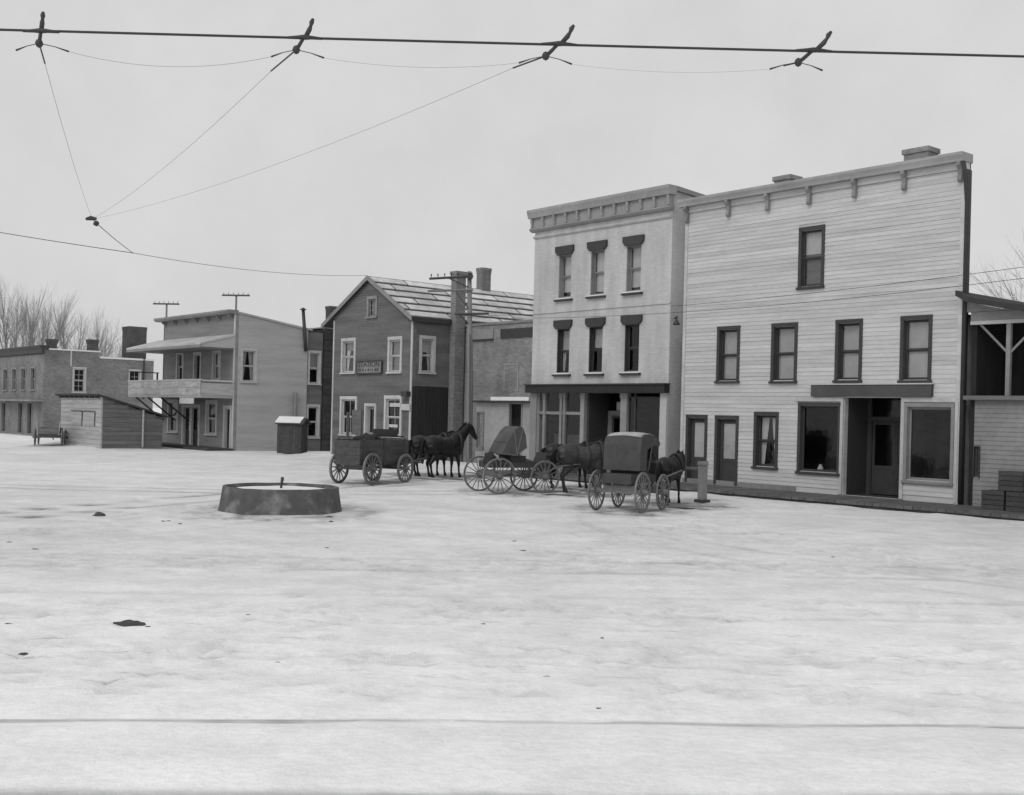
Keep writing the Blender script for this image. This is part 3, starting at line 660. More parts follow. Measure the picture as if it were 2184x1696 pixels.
# station sign
def sign_text(body, parent, loc, size, m, rz=0, ext=.004, sx=1.0):
    cu = bpy.data.curves.new('lettering', 'FONT'); cu.body = body; cu.size = size; cu.extrude = ext; cu.align_x = 'CENTER'; cu.align_y = 'CENTER'
    o = bpy.data.objects.new('t', cu); COL.objects.link(o); bpy.context.view_layer.update()
    me = bpy.data.meshes.new_from_object(o.evaluated_get(bpy.context.evaluated_depsgraph_get())); bpy.data.objects.remove(o); me.materials.clear(); me.materials.append(m)
    q = link('lettering', me, parent, loc); q.rotation_euler = (R(90), 0, rz); q.scale = (sx, 1, 1); return q
sg = MB().box(2.5, 4.72, -.09, -.03, 4.40, 4.96).build('sign_board', mat('station_sign_paint', .2, .25, 4, .8, .15, stain=.4), C)
fr = MB().box(2.44, 4.78, -.1, -.04, 4.96, 5.02); fr.box(2.44, 4.78, -.1, -.04, 4.34, 4.40); fr.box(2.44, 2.5, -.1, -.04, 4.4, 4.96); fr.box(4.72, 4.78, -.1, -.04, 4.4, 4.96); fr.build('sign_frame', TRIM_DK, C)
sign_text('STATION', C, (3.61, -.094, 4.82), .36, IRON, ext=.012, sx=1.32)
for k in range(9):                       # worn second line
    x_ = 2.62+k*.22+random.uniform(-.03, .03); MB().box(x_, x_+random.uniform(.06, .14), -.098, -.088, 4.46+random.uniform(0, .05), 4.58+random.uniform(0, .05)).build('worn_letter', TRIM_DK, C)
# roof: slabs, then each roofing sheet with open seams
ov = .2; eR = CW + .14; eL = -.95
zR = RZ - (eR-CR)*KR; zL = RZ - (CR-eL)*KL
b = MB(); b.add([(CR, -ov, RZ), (eR, -ov, zR), (eR, CL+.2, zR), (CR, CL+.2, RZ), (CR, -ov, RZ-.12), (eR, -ov, zR-.12), (eR, CL+.2, zR-.12), (CR, CL+.2, RZ-.12)], [(0,1,2,3),(7,6,5,4),(0,4,5,1),(1,5,6,2),(2,6,7,3)])
b.add([(CR, -ov, RZ), (eL, -ov, zL), (eL, CL+.2, zL), (CR, CL+.2, RZ), (CR, -ov, RZ-.12), (eL, -ov, zL-.12), (eL, CL+.2, zL-.12), (CR, CL+.2, RZ-.12)], [(3,2,1,0),(4,5,6,7),(1,5,4,0),(2,6,5,1),(3,7,6,2)])
rf = b.build('roof', TAR, C)
n_rows = 6
for i in range(n_rows):
    u0, u1 = i/n_rows, (i+1)/n_rows
    y = -ov - [1.2, 2.4, .3, 1.9, 2.9, .8][i]
    while y < CL+.2:
        ya, yb = max(y, -ov)+.055, min(y+3.3, CL+.2)-.055
        if yb - ya > .15:
            def pt(u, yy, h): return (CR+(eR-CR)*u, yy, RZ-(RZ-zR)*u+h)
            lift = random.uniform(.0, .02); g = .026/1
            MB().hexa([pt(u0+g, ya, .004), pt(u0+g, yb, .004), pt(u1-g, yb, .004), pt(u1-g, ya, .004), pt(u0+g, ya, .022), pt(u0+g, yb, .022), pt(u1-g, yb, .03+lift), pt(u1-g, ya, .03)]).build('roofing_sheet', ROOFP, rf)
        y += 3.3
b = MB(); b.hexa([(CR, -ov-.03, RZ-.2), (CR, -ov+.0, RZ-.2), (eR+.02, -ov, zR-.2), (eR+.02, -ov-.03, zR-.2), (CR, -ov-.03, RZ+.03), (CR, -ov+.0, RZ+.03), (eR+.02, -ov, zR+.03), (eR+.02, -ov-.03, zR+.03)])
b.hexa([(eL-.02, -ov-.03, zL-.2), (eL-.02, -ov, zL-.2), (CR, -ov, RZ-.2), (CR, -ov-.03, RZ-.2), (eL-.02, -ov-.03, zL+.03), (eL-.02, -ov, zL+.03), (CR, -ov, RZ+.03), (CR, -ov-.03, RZ+.03)])
b.build('barge_board', TRIM_MD, C)
b = MB().box(eR-.3, eR+.05, -ov+.0, CL, zR-.2, zR-.115); b.build('gutter', TRIM_DK, C)
def stack(parent, x0, x1, y0, y1, z0, z1, m, name='chimney', flare=.07):
    b = MB().box(x0, x1, y0, y1, z0, z1-.3); b.box(x0-flare*.5, x1+flare*.5, y0-flare*.5, y1+flare*.5, z1-.3, z1-.15); b.box(x0-flare, x1+flare, y0-flare, y1+flare, z1-.15, z1)
    o = b.build(name, m, parent); MB().box(x0+.1, x1-.1, y0+.1, y1-.1, z1, z1+.012).build('flue', IRON, o); return o
stack(C, CW-.0, CW+.42, 2.2, 2.78, 0, 9.42, BRICK, flare=.06)
stack(C, CR-.25, CR+.25, 6.95, 7.55, 8.4, 10.42, BRICK, flare=.03)

# hanging lamp box and white side signs on the corner
MB().box(6.78, 7.28, -.28, -.04, 3.22, 3.46).build('lamp_box', IRON, C)
MB().box(6.55, 7.32, -.12, -.04, 2.56, 2.86).build('notice_board', TRIM_LT, C)
MB().box(5.6, 6.5, -.1, -.05, 2.72, 2.9).build('notice_board', TRIM_LT, C)
MB().box(5.6, 6.3, -.1, -.05, 1.72, 1.86).build('notice_board', TRIM_LT, C)

# ------------------------------------------------------------------ D: two storey house with balcony
D = building('balcony_house', 'two storey false front house with long pale balcony and shed porch roof', -42.95, -1.5)
DW = 10.15
def dx(v): return v + DW
Du = [(dx(-7.95), dx(-7.1), 4.15, 5.78), (dx(-2.75), dx(-1.9), 4.15, 5.75)]; Dud = (dx(-5.4), dx(-4.58), 3.3, 5.66)
Dl = [(dx(-9.1), dx(-7.75), .9, 2.74), (dx(-3.5), dx(-2.25), .9, 2.74)]; Ddd = (dx(-6.85), dx(-4.6), .12, 2.44); Dd2 = (dx(-1.08), dx(-.36), .12, 2.42)
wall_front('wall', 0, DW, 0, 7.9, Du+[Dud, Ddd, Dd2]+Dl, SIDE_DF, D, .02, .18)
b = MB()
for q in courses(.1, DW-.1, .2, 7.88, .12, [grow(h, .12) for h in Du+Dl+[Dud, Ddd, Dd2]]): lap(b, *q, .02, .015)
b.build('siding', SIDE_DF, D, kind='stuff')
MB().box(DW-.14, DW+.006, -.03, .013, .1, 7.95).build('corner_board', TRIM_LT, D); MB().box(0, .1, -.03, .013, .1, 7.9).build('corner_board', TRIM_MD, D)
Dsw = (.5, 1.3, 4.05, 5.82)
b = MB()
for c in cells(.2, 4.75, 0, 7.25, [Dsw]): b.box(DW-.22, DW-.02, c[0], c[1], c[2], c[3])
b.add([(DW-.22, .2, 7.25), (DW-.02, .2, 7.25), (DW-.02, 4.75, 7.25), (DW-.22, 4.75, 7.25), (DW-.22, .2, 7.95), (DW-.02, .2, 7.95), (DW-.02, 4.75, 7.3), (DW-.22, 4.75, 7.3)], [(0,4,5,1),(1,5,6,2),(2,6,7,3),(3,7,4,0),(4,7,6,5)])
b.build('wall', SIDE_D, D)
b = MB()
for q in courses(.014, 4.72, .25, 7.9, .12, [grow(Dsw, .12)], ):
    z = q[2]+q[3]; lim = 4.72 if z < 7.3 else max(0.1, (7.95-z)/.65*4.55+.2)
    v0 = len(b.v); lap(b, q[0], min(q[1], lim), q[2], q[3], .02, 0); b.v[v0:] = [(DW-.02-y, x_, z_) for (x_, y, z_) in b.v[v0:]]
b.build('siding', SIDE_D, D, kind='stuff')
window(D, 's', *Dsw, plane=DW-.02, casing=TRIM_LT, cw=.13, curtains=True, depth=.1, glass=GLASSD)
b = MB().hexa([(-.1, .1, 7.85), (DW+.06, .1, 7.95), (DW+.06, 5.0, 7.25), (-.1, 5.0, 7.25), (-.1, .1, 7.95), (DW+.06, .1, 8.05), (DW+.06, 5.0, 7.36), (-.1, 5.0, 7.36)]); b.build('roof', mat('snow_dusted_roof', .42, .12, 3, .8, .2, stain=.3), D)
b = MB().prism([(-.5, 8.12), (-.5, 8.02), (-.4, 7.9), (.15, 7.9), (.15, 8.12)], 'x', -.55, DW+.05); b.build('cornice', TRIM_MD, D)
bm2 = MB().prism([(0, 0), (-.3, 0), (-.28, -.14), (-.12, -.2), (0, -.3)], 'x', -.05, .05).mesh('bracket', TRIM_MD)
for k in range(7): link('bracket', bm2, D, (.3+k*1.58, .0, 7.898))
for i, h in enumerate(Du): window(D, 'f', *h, casing=TRIM_LT, cw=.14, depth=.1, glass=GLASSD, curtains=i == 1)
door(D, 'f', *Dud, casing=TRIM_LT, leaf_m=TRIM_DK, cw=.13, glass_h=.6, blind=False, glass=GLASSD)
for h in Dl: window(D, 'f', *h, casing=TRIM_LT, cw=.15, depth=.1, glass=GLASSD)
door(D, 'f', *Ddd, casing=TRIM_LT, leaf_m=TRIM_DK, cw=.16, glass_h=.6, blind=False, glass=GLASSD, leaf_cols=2)
MB().box((Ddd[0]+Ddd[1])/2-.14, (Ddd[0]+Ddd[1])/2+.14, -.04, .1, .12, 2.44).build('door_post', TRIM_LT, D)
door(D, 'f', *Dd2, casing=TRIM_LT, leaf_m=TRIM_DK, cw=.16, glass_h=.6, blind=False, glass=GLASSD)
b = MB().box(-.0, .2, .2, 12, 0, 7.2); b.box(.2, DW-.2, 11.8, 12, 0, 7.0); b.build('wall', SIDE_D, D)
MB().box(.2, DW-.3, .2, 4.7, 3.0, 3.1).build('ceiling', INTERIOR, D)
lining(D, .25, DW-.5, .45, 3.2, .1, 2.98); lining(D, .25, DW-.5, .45, 3.2, 3.15, 7.0)
# rear wing with its own windows, then the stove pipes
Dw = [(4.95, 5.6, 4.1, 5.92)]; Dwg = [(4.93, 5.6, .85, 2.66)]
wall_side('wall', 4.752, 5.85, 0, 7.2, Dw+Dwg, SIDE_C, D, DW-.12)
for h in Dw+Dwg: window(D, 's', *h, plane=DW-.12, casing=TRIM_LT, cw=.13, depth=.08, glass=GLASSD, blind=.55 if h[2] > 3 else 0)
MB().box(.2, DW-.1, 4.76, 12, 7.2, 7.3).build('roof', TAR, D)
b = MB().tube([(DW+.12, 4.55, 6.0), (DW+.1, 4.5, 6.6), (DW+.02, 4.35, 8.45)], [.11, .11, .1], 10); b.lathe([(.0, 8.62), (.2, 8.5), (.2, 8.47), (.0, 8.5)], 10, DW+.02, 4.35); b.build('stove_pipe', IRON, D, smooth=True)
b = MB().tube([(DW+.15, 3.9, .2), (DW+.15, 3.9, 3.5)], .12, 10); b.build('stove_pipe', STEEL, D, smooth=True)
# balcony, shed porch roof and struts
pj = -2.0
b = MB().box(-.65, DW-.02, pj, .0, 3.02, 3.16); bal = b.build('balcony_floor', PLANK_LT, D)
x = -.6; k = 0
while x < DW-.1:
    MB().box(x, min(x+.5, DW-.02), pj-.03, pj+.01+random.uniform(-.004, .004), 3.165, 3.165+.42).build('balcony_board', PLANK_LT, bal)
    MB().box(x, min(x+.5, DW-.02), pj-.032, pj+.012+random.uniform(-.004, .004), 3.6, 4.0).build('balcony_board', PLANK_LT, bal); x += .51
MB().box(-.66, DW+.0, pj-.06, pj+.05, 4.0, 4.07).build('rail', TRIM_LT, bal)
b = MB().box(DW-.03, DW+.0, pj+.02, -.04, 3.165, 3.85); b.build('end_panel', PLANK_LT, bal)
MB().box(DW-.06, DW+.02, pj+.06, -.03, 3.95, 4.04).build('rail', TRIM_LT, bal)
b = MB().box(-.6, -.54, pj+.02, -.04, 4.6, 4.66); b.box(-.6, -.54, pj+.05, pj+.11, 3.17, 4.6); b.box(-.6, -.54, -.2, -.1, 3.17, 4.6); b.build('end_rail', TRIM_DK, bal)
for x in (.3, 2.2, 4.2):
    b = MB().tube([(x, -.03, 1.6), (x, pj+.15, 3.0)], .05, 4); b.build('strut', TRIM_DK, bal)
b = MB(); b.add([(-.75, pj-.15, 6.02), (DW+.02, pj-.15, 6.02), (DW+.02, .012, 6.62), (-.75, .012, 6.62), (-.75, pj-.15, 6.12), (DW+.02, pj-.15, 6.12), (DW+.02, .012, 6.75), (-.75, .012, 6.75)], [(3,2,1,0),(4,5,6,7),(0,1,5,4),(1,2,6,5),(2,3,7,6),(3,0,4,7)])
b.build('porch_roof', mat('porch_roof_snow', .5, .1, 3, .8, .2, stain=.3), D)
MB().box(-.75, DW+.02, pj-.16, pj-.06, 5.86, 6.018).build('porch_beam', TRIM_MD, D)
b = MB(); b.prism([(pj-.05, 5.9), (.0, 5.9), (.0, 6.61), (pj-.05, 6.03)], 'x', DW-.06, DW-.02); b.build('porch_gable', SIDE_D, D)
MB().box(.1, DW-.1, pj+.02, -.02, 5.84, 5.88).build('porch_ceiling', TRIM_MD, D)
MB().box(DW-2.8, DW-.9, pj-.05, pj-.0, 2.66, 3.0).build('hanging_sign', TRIM_LT, D)
b = MB().box(DW-2.7, DW-2.67, pj-.03, pj-.01, 3.0, 3.02); b.box(DW-1.03, DW-1.0, pj-.03, pj-.01, 3.0, 3.02); b.build('sign_hanger', IRON, D)
MB().box(-.3, DW+.1, -1.6, -.01, -.1, .14).build('front_platform', PLANK_DK, D)

# dark block-built building squeezed in between
Q = building('stone_block_building', 'narrow dark stone block wall between balcony house and gabled house', -33.2, 4.4)
for k in range(22):
    y = 0 if k % 2 else -.0
    L1 = .5 if k % 2 else .8
    yy = y
    while yy < 2.4:
        l = L1 if yy == 0 else .7
        o = MB().box(.0, .35+random.uniform(-.012, .02), yy+.008, min(yy+l, 2.5)-.008, k*.34+.01, k*.34+.33).build('stone_block', STONE, Q)
        yy += l
MB().box(-6, .3, .02, 8, 0, 7.4).build('wall', STONE, Q)
MB().box(-6, .36, .0, 8, 7.48, 7.56).build('coping', TRIM_MD, Q)
stack(Q, -.95, -.4, .8, 1.4, 7.5, 8.95, BRICKD, flare=.03)

# ------------------------------------------------------------------ E: plank lean-to in front
Eb = building('plank_shed', 'low plank shed with whitewashed front and sloping dark roof', -42.2, -8.1, 'shed')
EW = 6.7; ED = 3.5
z = .0; k = 0
while z < 2.95:
    h = .25
    MB().box(0, EW-.08, -.02+random.uniform(-.008, .008), .03, z+.006, min(z+h, 2.97)-.006).build('plank', PLANK_LT, Eb)
    dlim = ED if z+h < 1.9 else max(.3, ED*(2.97-(z+h))/1.1)
    MB().box(EW-.03, EW+.02+random.uniform(-.008, .008), .05, dlim, z+.006, min(z+h, 2.97)-.006).build('plank', PLANK_MD, Eb)
    z += h
MB().box(EW-.1, EW+.028, -.035, .045, 0, 2.96).build('corner_board', PLANK_LT, Eb)
b = MB().box(0, .1, .03, ED, 0, 1.85); b.box(.1, EW-.1, ED-.1, ED, 0, 1.8); b.box(.1, EW-.03, .035, .06, 0, 2.9); b.add([(EW-.06, .06, 0), (EW-.035, .06, 0), (EW-.035, ED, 0), (EW-.06, ED, 0), (EW-.06, .06, 2.9), (EW-.035, .06, 2.9), (EW-.035, ED, 1.8), (EW-.06, ED, 1.8)], [(3,2,1,0),(4,5,6,7),(0,1,5,4),(1,2,6,5),(2,3,7,6),(3,0,4,7)]); b.build('inner_frame', PLANK_MD, Eb)
b = MB().hexa([(-.3, -.3, 2.98), (EW+.15, -.3, 2.98), (EW+.15, ED+.3, 1.83), (-.3, ED+.3, 1.83), (-.3, -.3, 3.08), (EW+.15, -.3, 3.08), (EW+.15, ED+.3, 1.93), (-.3, ED+.3, 1.93)]); b.build('roof', TAR, Eb)
bmm = MB().box(-.05, .05, -.28, .0, 2.84, 2.97).mesh('rafter_end', PLANK_DK)
for k in range(8): link('rafter_end', bmm, Eb, (.4+k*.85, 0, 0))
for x0, x1 in ((1.9, 3.7), (3.9, 5.75)):
    b = MB().box(x0, x1, -.05, -.029, 1.25, 2.05); o = b.build('notice_board', PLANK_LT, Eb)
    b = MB().box(x0-.04, x1+.04, -.07, -.045, 2.05, 2.1); b.box(x1, x1+.05, -.07, -.045, 1.22, 2.05); b.build('notice_frame', PLANK_DK, o)
b = MB().tube([(EW+.07, 2.35, .1), (EW+.07, 2.35, 2.3)], .06, 8); b.build('downspout', PLANK_LT, Eb)

# ------------------------------------------------------------------ F: brick block at the far left
F = building('brick_block', 'long two storey brick block at far left with stepped parapet and chimneys', -71.0, -4.15)
FW = 12.7
Fs = [(2.2, 2.98, 3.42, 5.12), (6.45, 7.2, 3.45, 5.14)]
ff = [(x, x+.95, 3.5, 5.1) for x in (.6, 2.9, 5.2, 7.5, 9.8)]; fd = [(x, x+1.05, .2, 2.5) for x in (.5, 2.6, 6.9, 9.2)]
wall_front('wall', 0, FW, 0, 6.45, ff+fd, BRICK, F, 0, .3)
wall_side('wall', .302, 4.05, 0, 6.45, [Fs[0]], BRICK, F, FW, .3)
wall_side('wall', 4.052, 8.3, 0, 6.0, [Fs[1]], BRICK, F, FW-.004, .3)
b = MB().box(0, .3, .302, 8.3, 0, 6); b.box(.3, FW-.3, 8.0, 8.29, 0, 6); b.build('wall', BRICK, F)
MB().box(.3, FW-.3, .3, 8.0, 5.8, 5.9).build('roof', TAR, F)
b = MB().prism([(-.35, 6.75), (-.35, 6.65), (-.2, 6.45), (-.2, 6.2), (-.002, 6.1), (-.002, 6.452), (.3, 6.452), (.3, 6.75)], 'x', -.2, FW+.1); b.build('cornice', TRIM_DK, F)
b = MB().box(FW-.33, FW+.05, .302, 4.1, 6.452, 6.55); b.build('coping', ROOFSNOW, F)
b = MB().box(FW-.33, FW+.05, 4.1, 8.35, 6.002, 6.14); b.build('coping', ROOFSNOW, F)
for i, h in enumerate(Fs): window(F, 's', *h, plane=FW-.004*i, casing=TRIM_LT, cw=.12, cols=2, rows=2, glass=GLASSD, depth=.1)
for h in ff: window(F, 'f', *h, casing=TRIM_MD, cw=.1, glass=GLASSD, depth=.12)
for h in fd: door(F, 'f', *h, casing=TRIM_MD, leaf_m=TRIM_DK, cw=.1, blind=False, glass=GLASSD)
stack(F, FW-.7, FW-.1, -.0+.35, .95, 5.9, 7.25, BRICKD); stack(F, FW-.75, FW-.1, 3.35, 3.98, 5.9, 7.4, BRICKD)
stack(F, FW-2.2, FW-.8, 6.6, 8.0, 5.85, 8.65, BRICKD, flare=.03)
MB().box(FW-.02, FW+.05, 1.9, 2.0, 5.3, 6.45).build('downspout', TRIM_LT, F)
b = MB().tube([(FW+.06, 7.5, 3.0), (FW+.06, 7.5, 6.2)], .05, 6); b.build('downspout', IRON, F)
b = MB().box(-.0, FW, -.9, .0, 2.62, 2.74); b.build('awning', TRIM_MD, F)

for z0, z1 in ((.1, 2.9), (3.0, 5.75)): lining(F, .35, FW-.55, .5, 7.5, z0, z1)
# ------------------------------------------------------------------ G: porch building at the right edge
G = building('porch_building', 'two storey frame building with dark upper porch at right edge of picture', 10.95, 0)
GW = 7.5
b = MB().box(.0, GW, 2.0, 2.2, 0, 5.6); b.box(0, .15, .1, 2.0, 0, 5.7); b.build('wall', BOARD_C, G)
wall_front('wall', .16, GW, 0, 3.2, [(.18, .34, 1.0, 1.85), (2.2, 3.3, .2, 2.6)], TRIM_MD, G, .05, .15)
window(G, 'f', .18, .34, 1.0, 1.85, plane=.05, casing=TRIM_DK, cw=.02, sill=False, single=True, depth=.05, glass=GLASSD)
door(G, 'f', 2.22, 3.28, .2, 2.58, plane=.05, casing=TRIM_MD, leaf_m=TRIM_DK, cw=.08, blind=False)
b = MB()
for q in courses(.17, GW, .1, 3.2, .13, [(.15, .37, .95, 1.9), (2.1, 3.4, .1, 2.72)]): lap(b, *q, .02, .045)
b.build('siding', TRIM_MD, G, kind='stuff')
MB().box(-.1, GW, -.15, 2.0, 3.2, 3.32).build('porch_floor', PLANK_MD, G)
MB().box(.0, GW, -.02, .12, 5.36, 5.46).build('porch_beam', TRIM_LT, G)
MB().box(.0, GW, -.0, .1, 5.461, 5.72).build('frieze', TRIM_MD, G)
pts = [(-.25, 6.34), (.08, 6.15), (.44, 6.06), (.93, 5.95), (1.6, 5.83), (3.0, 5.6), (GW, 5.0)]
b = MB(); b.prism(pts + [(x, z-.16) for x, z in pts[::-1]], 'y', -.45, 7); b.build('roof', TAR, G)
b = MB(); b.prism([(-.2, 5.73), (2.6, 5.73), (1.6, 5.73), (.93, 5.78), (.44, 5.89), (.08, 5.98), (-.2, 6.14)], 'y', -.02, .1); b.build('gable_wall', TRIM_MD, G)
for x in (1.12, 3.4, 5.7):
    MB().box(x-.06, x+.06, 0.0, .12, 3.321, 5.358).build('post', TRIM_MD, G)
    for sx in (-1, 1): MB().tube([(x+sx*.05, .06, 4.55), (x+sx*.85, .06, 5.36)], .035, 6).build('brace', TRIM_MD, G)
window(G, 'f', 1.4, 2.2, 3.6, 5.1, plane=2.0, casing=TRIM_MD, depth=.1, glass=GLASSD)

# ------------------------------------------------------------------ horses: one continuous body grown from lofted forms
def remesh(me, voxel, smooth=5):
    o = bpy.data.objects.new('tmp', me); COL.objects.link(o)
    m = o.modifiers.new('r', 'REMESH'); m.mode = 'VOXEL'; m.voxel_size = voxel; m.use_smooth_shade = True
    k = o.modifiers.new('s', 'SMOOTH'); k.iterations = smooth; k.factor = .5
    bpy.context.view_layer.update()
    out = bpy.data.meshes.new_from_object(o.evaluated_get(bpy.context.evaluated_depsgraph_get()))
    bpy.data.objects.remove(o); out.polygons.foreach_set('use_smooth', [True]*len(out.polygons)); return out
def leg(b, pts, n=10):   # pts: (x, y, z, ry, rx)
    rings = []
    for i, (x, y, z, ry, rx) in enumerate(pts):
        a = pts[max(i-1, 0)]; c = pts[min(i+1, len(pts)-1)]
        dx_, dz_ = c[0]-a[0], c[2]-a[2]
        rings.append((x, y, z, ry, rx, -dz_, dx_))
    b.ovals(rings, n)
def horse_mesh(pose):
    b = MB()
    b.ovals([(-.92, 0, 1.25, .06, .10, 0, 1), (-.86, 0, 1.24, .17, .22, 0, 1), (-.72, 0, 1.23, .27, .31, 0, 1), (-.5, 0, 1.22, .30, .35, 0, 1), (-.2, 0, 1.15, .29, .35, 0, 1),
             (.1, 0, 1.12, .30, .37, 0, 1), (.35, 0, 1.14, .28, .40, 0, 1), (.55, 0, 1.19, .24, .39, 0, 1), (.72, 0, 1.22, .19, .30, 0, 1), (.83, 0, 1.22, .1, .17, 0, 1)], 16)
    if pose == 'up':
        neck = [(.45, 1.30, .17, .33), (.68, 1.45, .14, .27), (.86, 1.63, .115, .21), (1.0, 1.80, .10, .17), (1.08, 1.90, .09, .14)]
        head = [(1.0, 1.94, .08, .09), (1.12, 1.88, .105, .16), (1.22, 1.76, .10, .155), (1.32, 1.63, .08, .115), (1.40, 1.52, .07, .09), (1.45, 1.46, .065, .08), (1.48, 1.42, .04, .05)]
        ears = (1.02, 2.0)
    else:
        neck = [(.45, 1.28, .17, .33), (.72, 1.36, .14, .26), (.94, 1.46, .115, .20), (1.12, 1.55, .10, .17), (1.2, 1.58, .09, .14)]
        head = [(1.13, 1.62, .08, .09), (1.24, 1.55, .105, .16), (1.33, 1.42, .10, .155), (1.40, 1.28, .08, .115), (1.46, 1.16, .07, .09), (1.49, 1.09, .065, .08), (1.50, 1.04, .04, .05)]
        ears = (1.14, 1.70)
    for ch in (neck, head):
        rings = []
        for i, (x, z, ry, rn) in enumerate(ch):
            a = ch[max(i-1, 0)]; c = ch[min(i+1, len(ch)-1)]
            rings.append((x, 0, z, ry, rn, -(c[1]-a[1]), c[0]-a[0]))
        b.ovals(rings, 14)
    for sy in (-1, 1):
        b.tube([(ears[0], sy*.06, ears[1]-.1), (ears[0]-.01, sy*.075, ears[1]), (ears[0]+.01, sy*.08, ears[1]+.1)], [.035, .035, .012], 8)
        r = .09 if sy > 0 else 0
        leg(b, [(-.62, sy*.14, 1.22, .15, .28), (-.55, sy*.17, .98, .14, .23), (-.52+r*.4, sy*.17, .80, .10, .14), (-.68+r*.7, sy*.165, .62, .062, .085), (-.76+r, sy*.16, .52, .05, .075), (-.72+r, sy*.16, .36, .04, .045),
                (-.69+r, sy*.16, .18, .042, .05), (-.65+r, sy*.16, .10, .05, .06), (-.63+r, sy*.16, .0, .068, .085)])
        r = .1 if sy < 0 else -.02
        leg(b, [(.50, sy*.14, 1.15, .12, .2), (.44, sy*.16, .92, .105, .14), (.45+r*.4, sy*.16, .72, .07, .085), (.47+r*.7, sy*.16, .50, .055, .062), (.46+r*.8, sy*.16, .40, .04, .046), (.46+r, sy*.16, .20, .038, .042),
                (.48+r, sy*.16, .12, .046, .055), (.51+r, sy*.16, .0, .064, .078)])
    me = b.mesh('horse_body', HORSE_B); return remesh(me, .022, 4), ears
HM = {k: horse_mesh(k) for k in ('up', 'down')}
def horse(label, x, y, theta, coat, pose='up', group='harnessed horses', scale=1.0, collar=True):
    """theta: heading, degrees clockwise from +Y"""
    h = thing('horse', label, 'horse', (x, y, gh(x, y)-.015), R(90-theta), group); h.scale = (scale,)*3
    me = HM[pose][0].copy(); me.materials.clear(); me.materials.append(coat)
    link('body', me, h)
    ex, ez = HM[pose][1]
    b = MB()
    neck = [(.52, 1.62), (.66, 1.72), (.80, 1.86), (.93, 1.99), (1.02, 2.03)] if pose == 'up' else [(.52, 1.60), (.72, 1.63), (.92, 1.69), (1.08, 1.74), (1.16, 1.74)]
    rings = []
    for i, (u, w) in enumerate(neck): rings.append((u, .05, w-.06, .05, .10, -.6, .8))
    b.ovals(rings, 8); b.tube([(ex+.03, 0, ez-.02), (ex+.13, 0, ez-.1), (ex+.17, 0, ez-.22)], [.05, .04, .015], 6); b.build('mane', HAIR, h, smooth=True)
    b = MB(); b.tube([(-.88, 0, 1.38), (-.98, 0, 1.33), (-1.03, 0, 1.15), (-1.02, .01, .85), (-.99, .02, .6), (-.98, .02, .5)], [.03, .06, .085, .09, .06, .015], 8); b.build('tail', HAIR, h, smooth=True)
    b = MB()   # harness: collar, girth, breeching, back strap and bridle
    def hoop(x_, zc, ry, rz_, w=.04, t=.018):
        n = 20; v = []; f = []
        for k in range(n):
            a = 2*math.pi*k/n
            for dx_, rr in ((-w/2, 0), (w/2, 0), (w/2, t), (-w/2, t)): v.append((x_+dx_, (ry+rr)*math.cos(a), zc+(rz_+rr)*math.sin(a)))
        for k in range(n):
            for q in range(4): f.append((k*4+q, k*4+(q+1) % 4, ((k+1) % n)*4+(q+1) % 4, ((k+1) % n)*4+q))
        b.add(v, f)
    if collar: b.ovals([], 8) if False else None
    hoop(.16, 1.125, .30, .372); hoop(-.28, 1.165, .293, .352)
    b.build('harness', LEATHER, h)
    b = MB(); hoop(.60, 1.235, .235, .375, .12, .06); b.build('collar', LEATHER, h, smooth=True)
    b = MB().tube([(.55, .27, 1.16), (.1, .325, 1.02), (-.5, .325, .98), (-1.25, .3, .85)], .016, 5); b.tube([(.55, -.27, 1.16), (.1, -.325, 1.02), (-.5, -.325, .98), (-1.25, -.3, .85)], .016, 5); b.build('traces', LEATHER, h)
    return h

# ------------------------------------------------------------------ wheels and vehicles
WH = {}
def wheel(parent, x, y, r, m=WOODR, nsp=14, w=.055, turn=0):
    key = (round(r, 3), m.name, nsp)
    if key not in WH:
        b = MB(); n = 36; v = []; f = []; th = .075 if nsp == 14 else .05; w = w if nsp == 14 else .036
        for k in range(n):
            a = 2*math.pi*k/n
            for rr, yy in ((r-th, -w/2), (r-.008, -w/2), (r-.008, w/2), (r-th, w/2)): v.append((rr*math.cos(a), yy, rr*math.sin(a)))
        for k in range(n):
            for q in range(4): f.append((k*4+q, k*4+(q+1) % 4, ((k+1) % n)*4+(q+1) % 4, ((k+1) % n)*4+q))
        b.add(v, f); felloe = b.mesh('wheel', m)
        b = MB(); v = []
        for k in range(n):
            a = 2*math.pi*k/n
            for rr, yy in ((r-.009, -w/2-.003), (r+.006, -w/2-.003), (r+.006, w/2+.003), (r-.009, w/2+.003)): v.append((rr*math.cos(a), yy, rr*math.sin(a)))
        b.add(v, f); tyre = b.mesh('tyre', STEEL)
        b = MB(); b.tube([(0, -.15, 0), (0, -.12, 0), (0, -.05, 0), (0, .05, 0), (0, .12, 0), (0, .15, 0)], [.04, .065, .09, .09, .065, .04], 12); hub = b.mesh('hub', m)
        b = MB(); b.tube([(.08, 0, 0), (.3*r+.1, 0, 0), (r-th+.005, 0, 0)], [.026, .02, .018] if nsp == 14 else [.019, .015, .013], 6); spoke = b.mesh('spoke', m)
        WH[key] = (felloe, tyre, hub, spoke)
    fe, ty, hu, sp_ = WH[key]
    o = link('wheel', fe, parent, (x, y, r)); o.rotation_euler = (0, turn, 0)
    link('tyre', ty, o); link('hub', hu, o)
    for k in range(nsp):
        q = link('spoke', sp_, o); q.rotation_euler = (0, 2*math.pi*k/nsp, 0)
    return o
def vehicle(name, label, cat, x, y, theta, group): return thing(name, label, cat, (x, y, gh(x, y)-.01), R(90-theta), group)
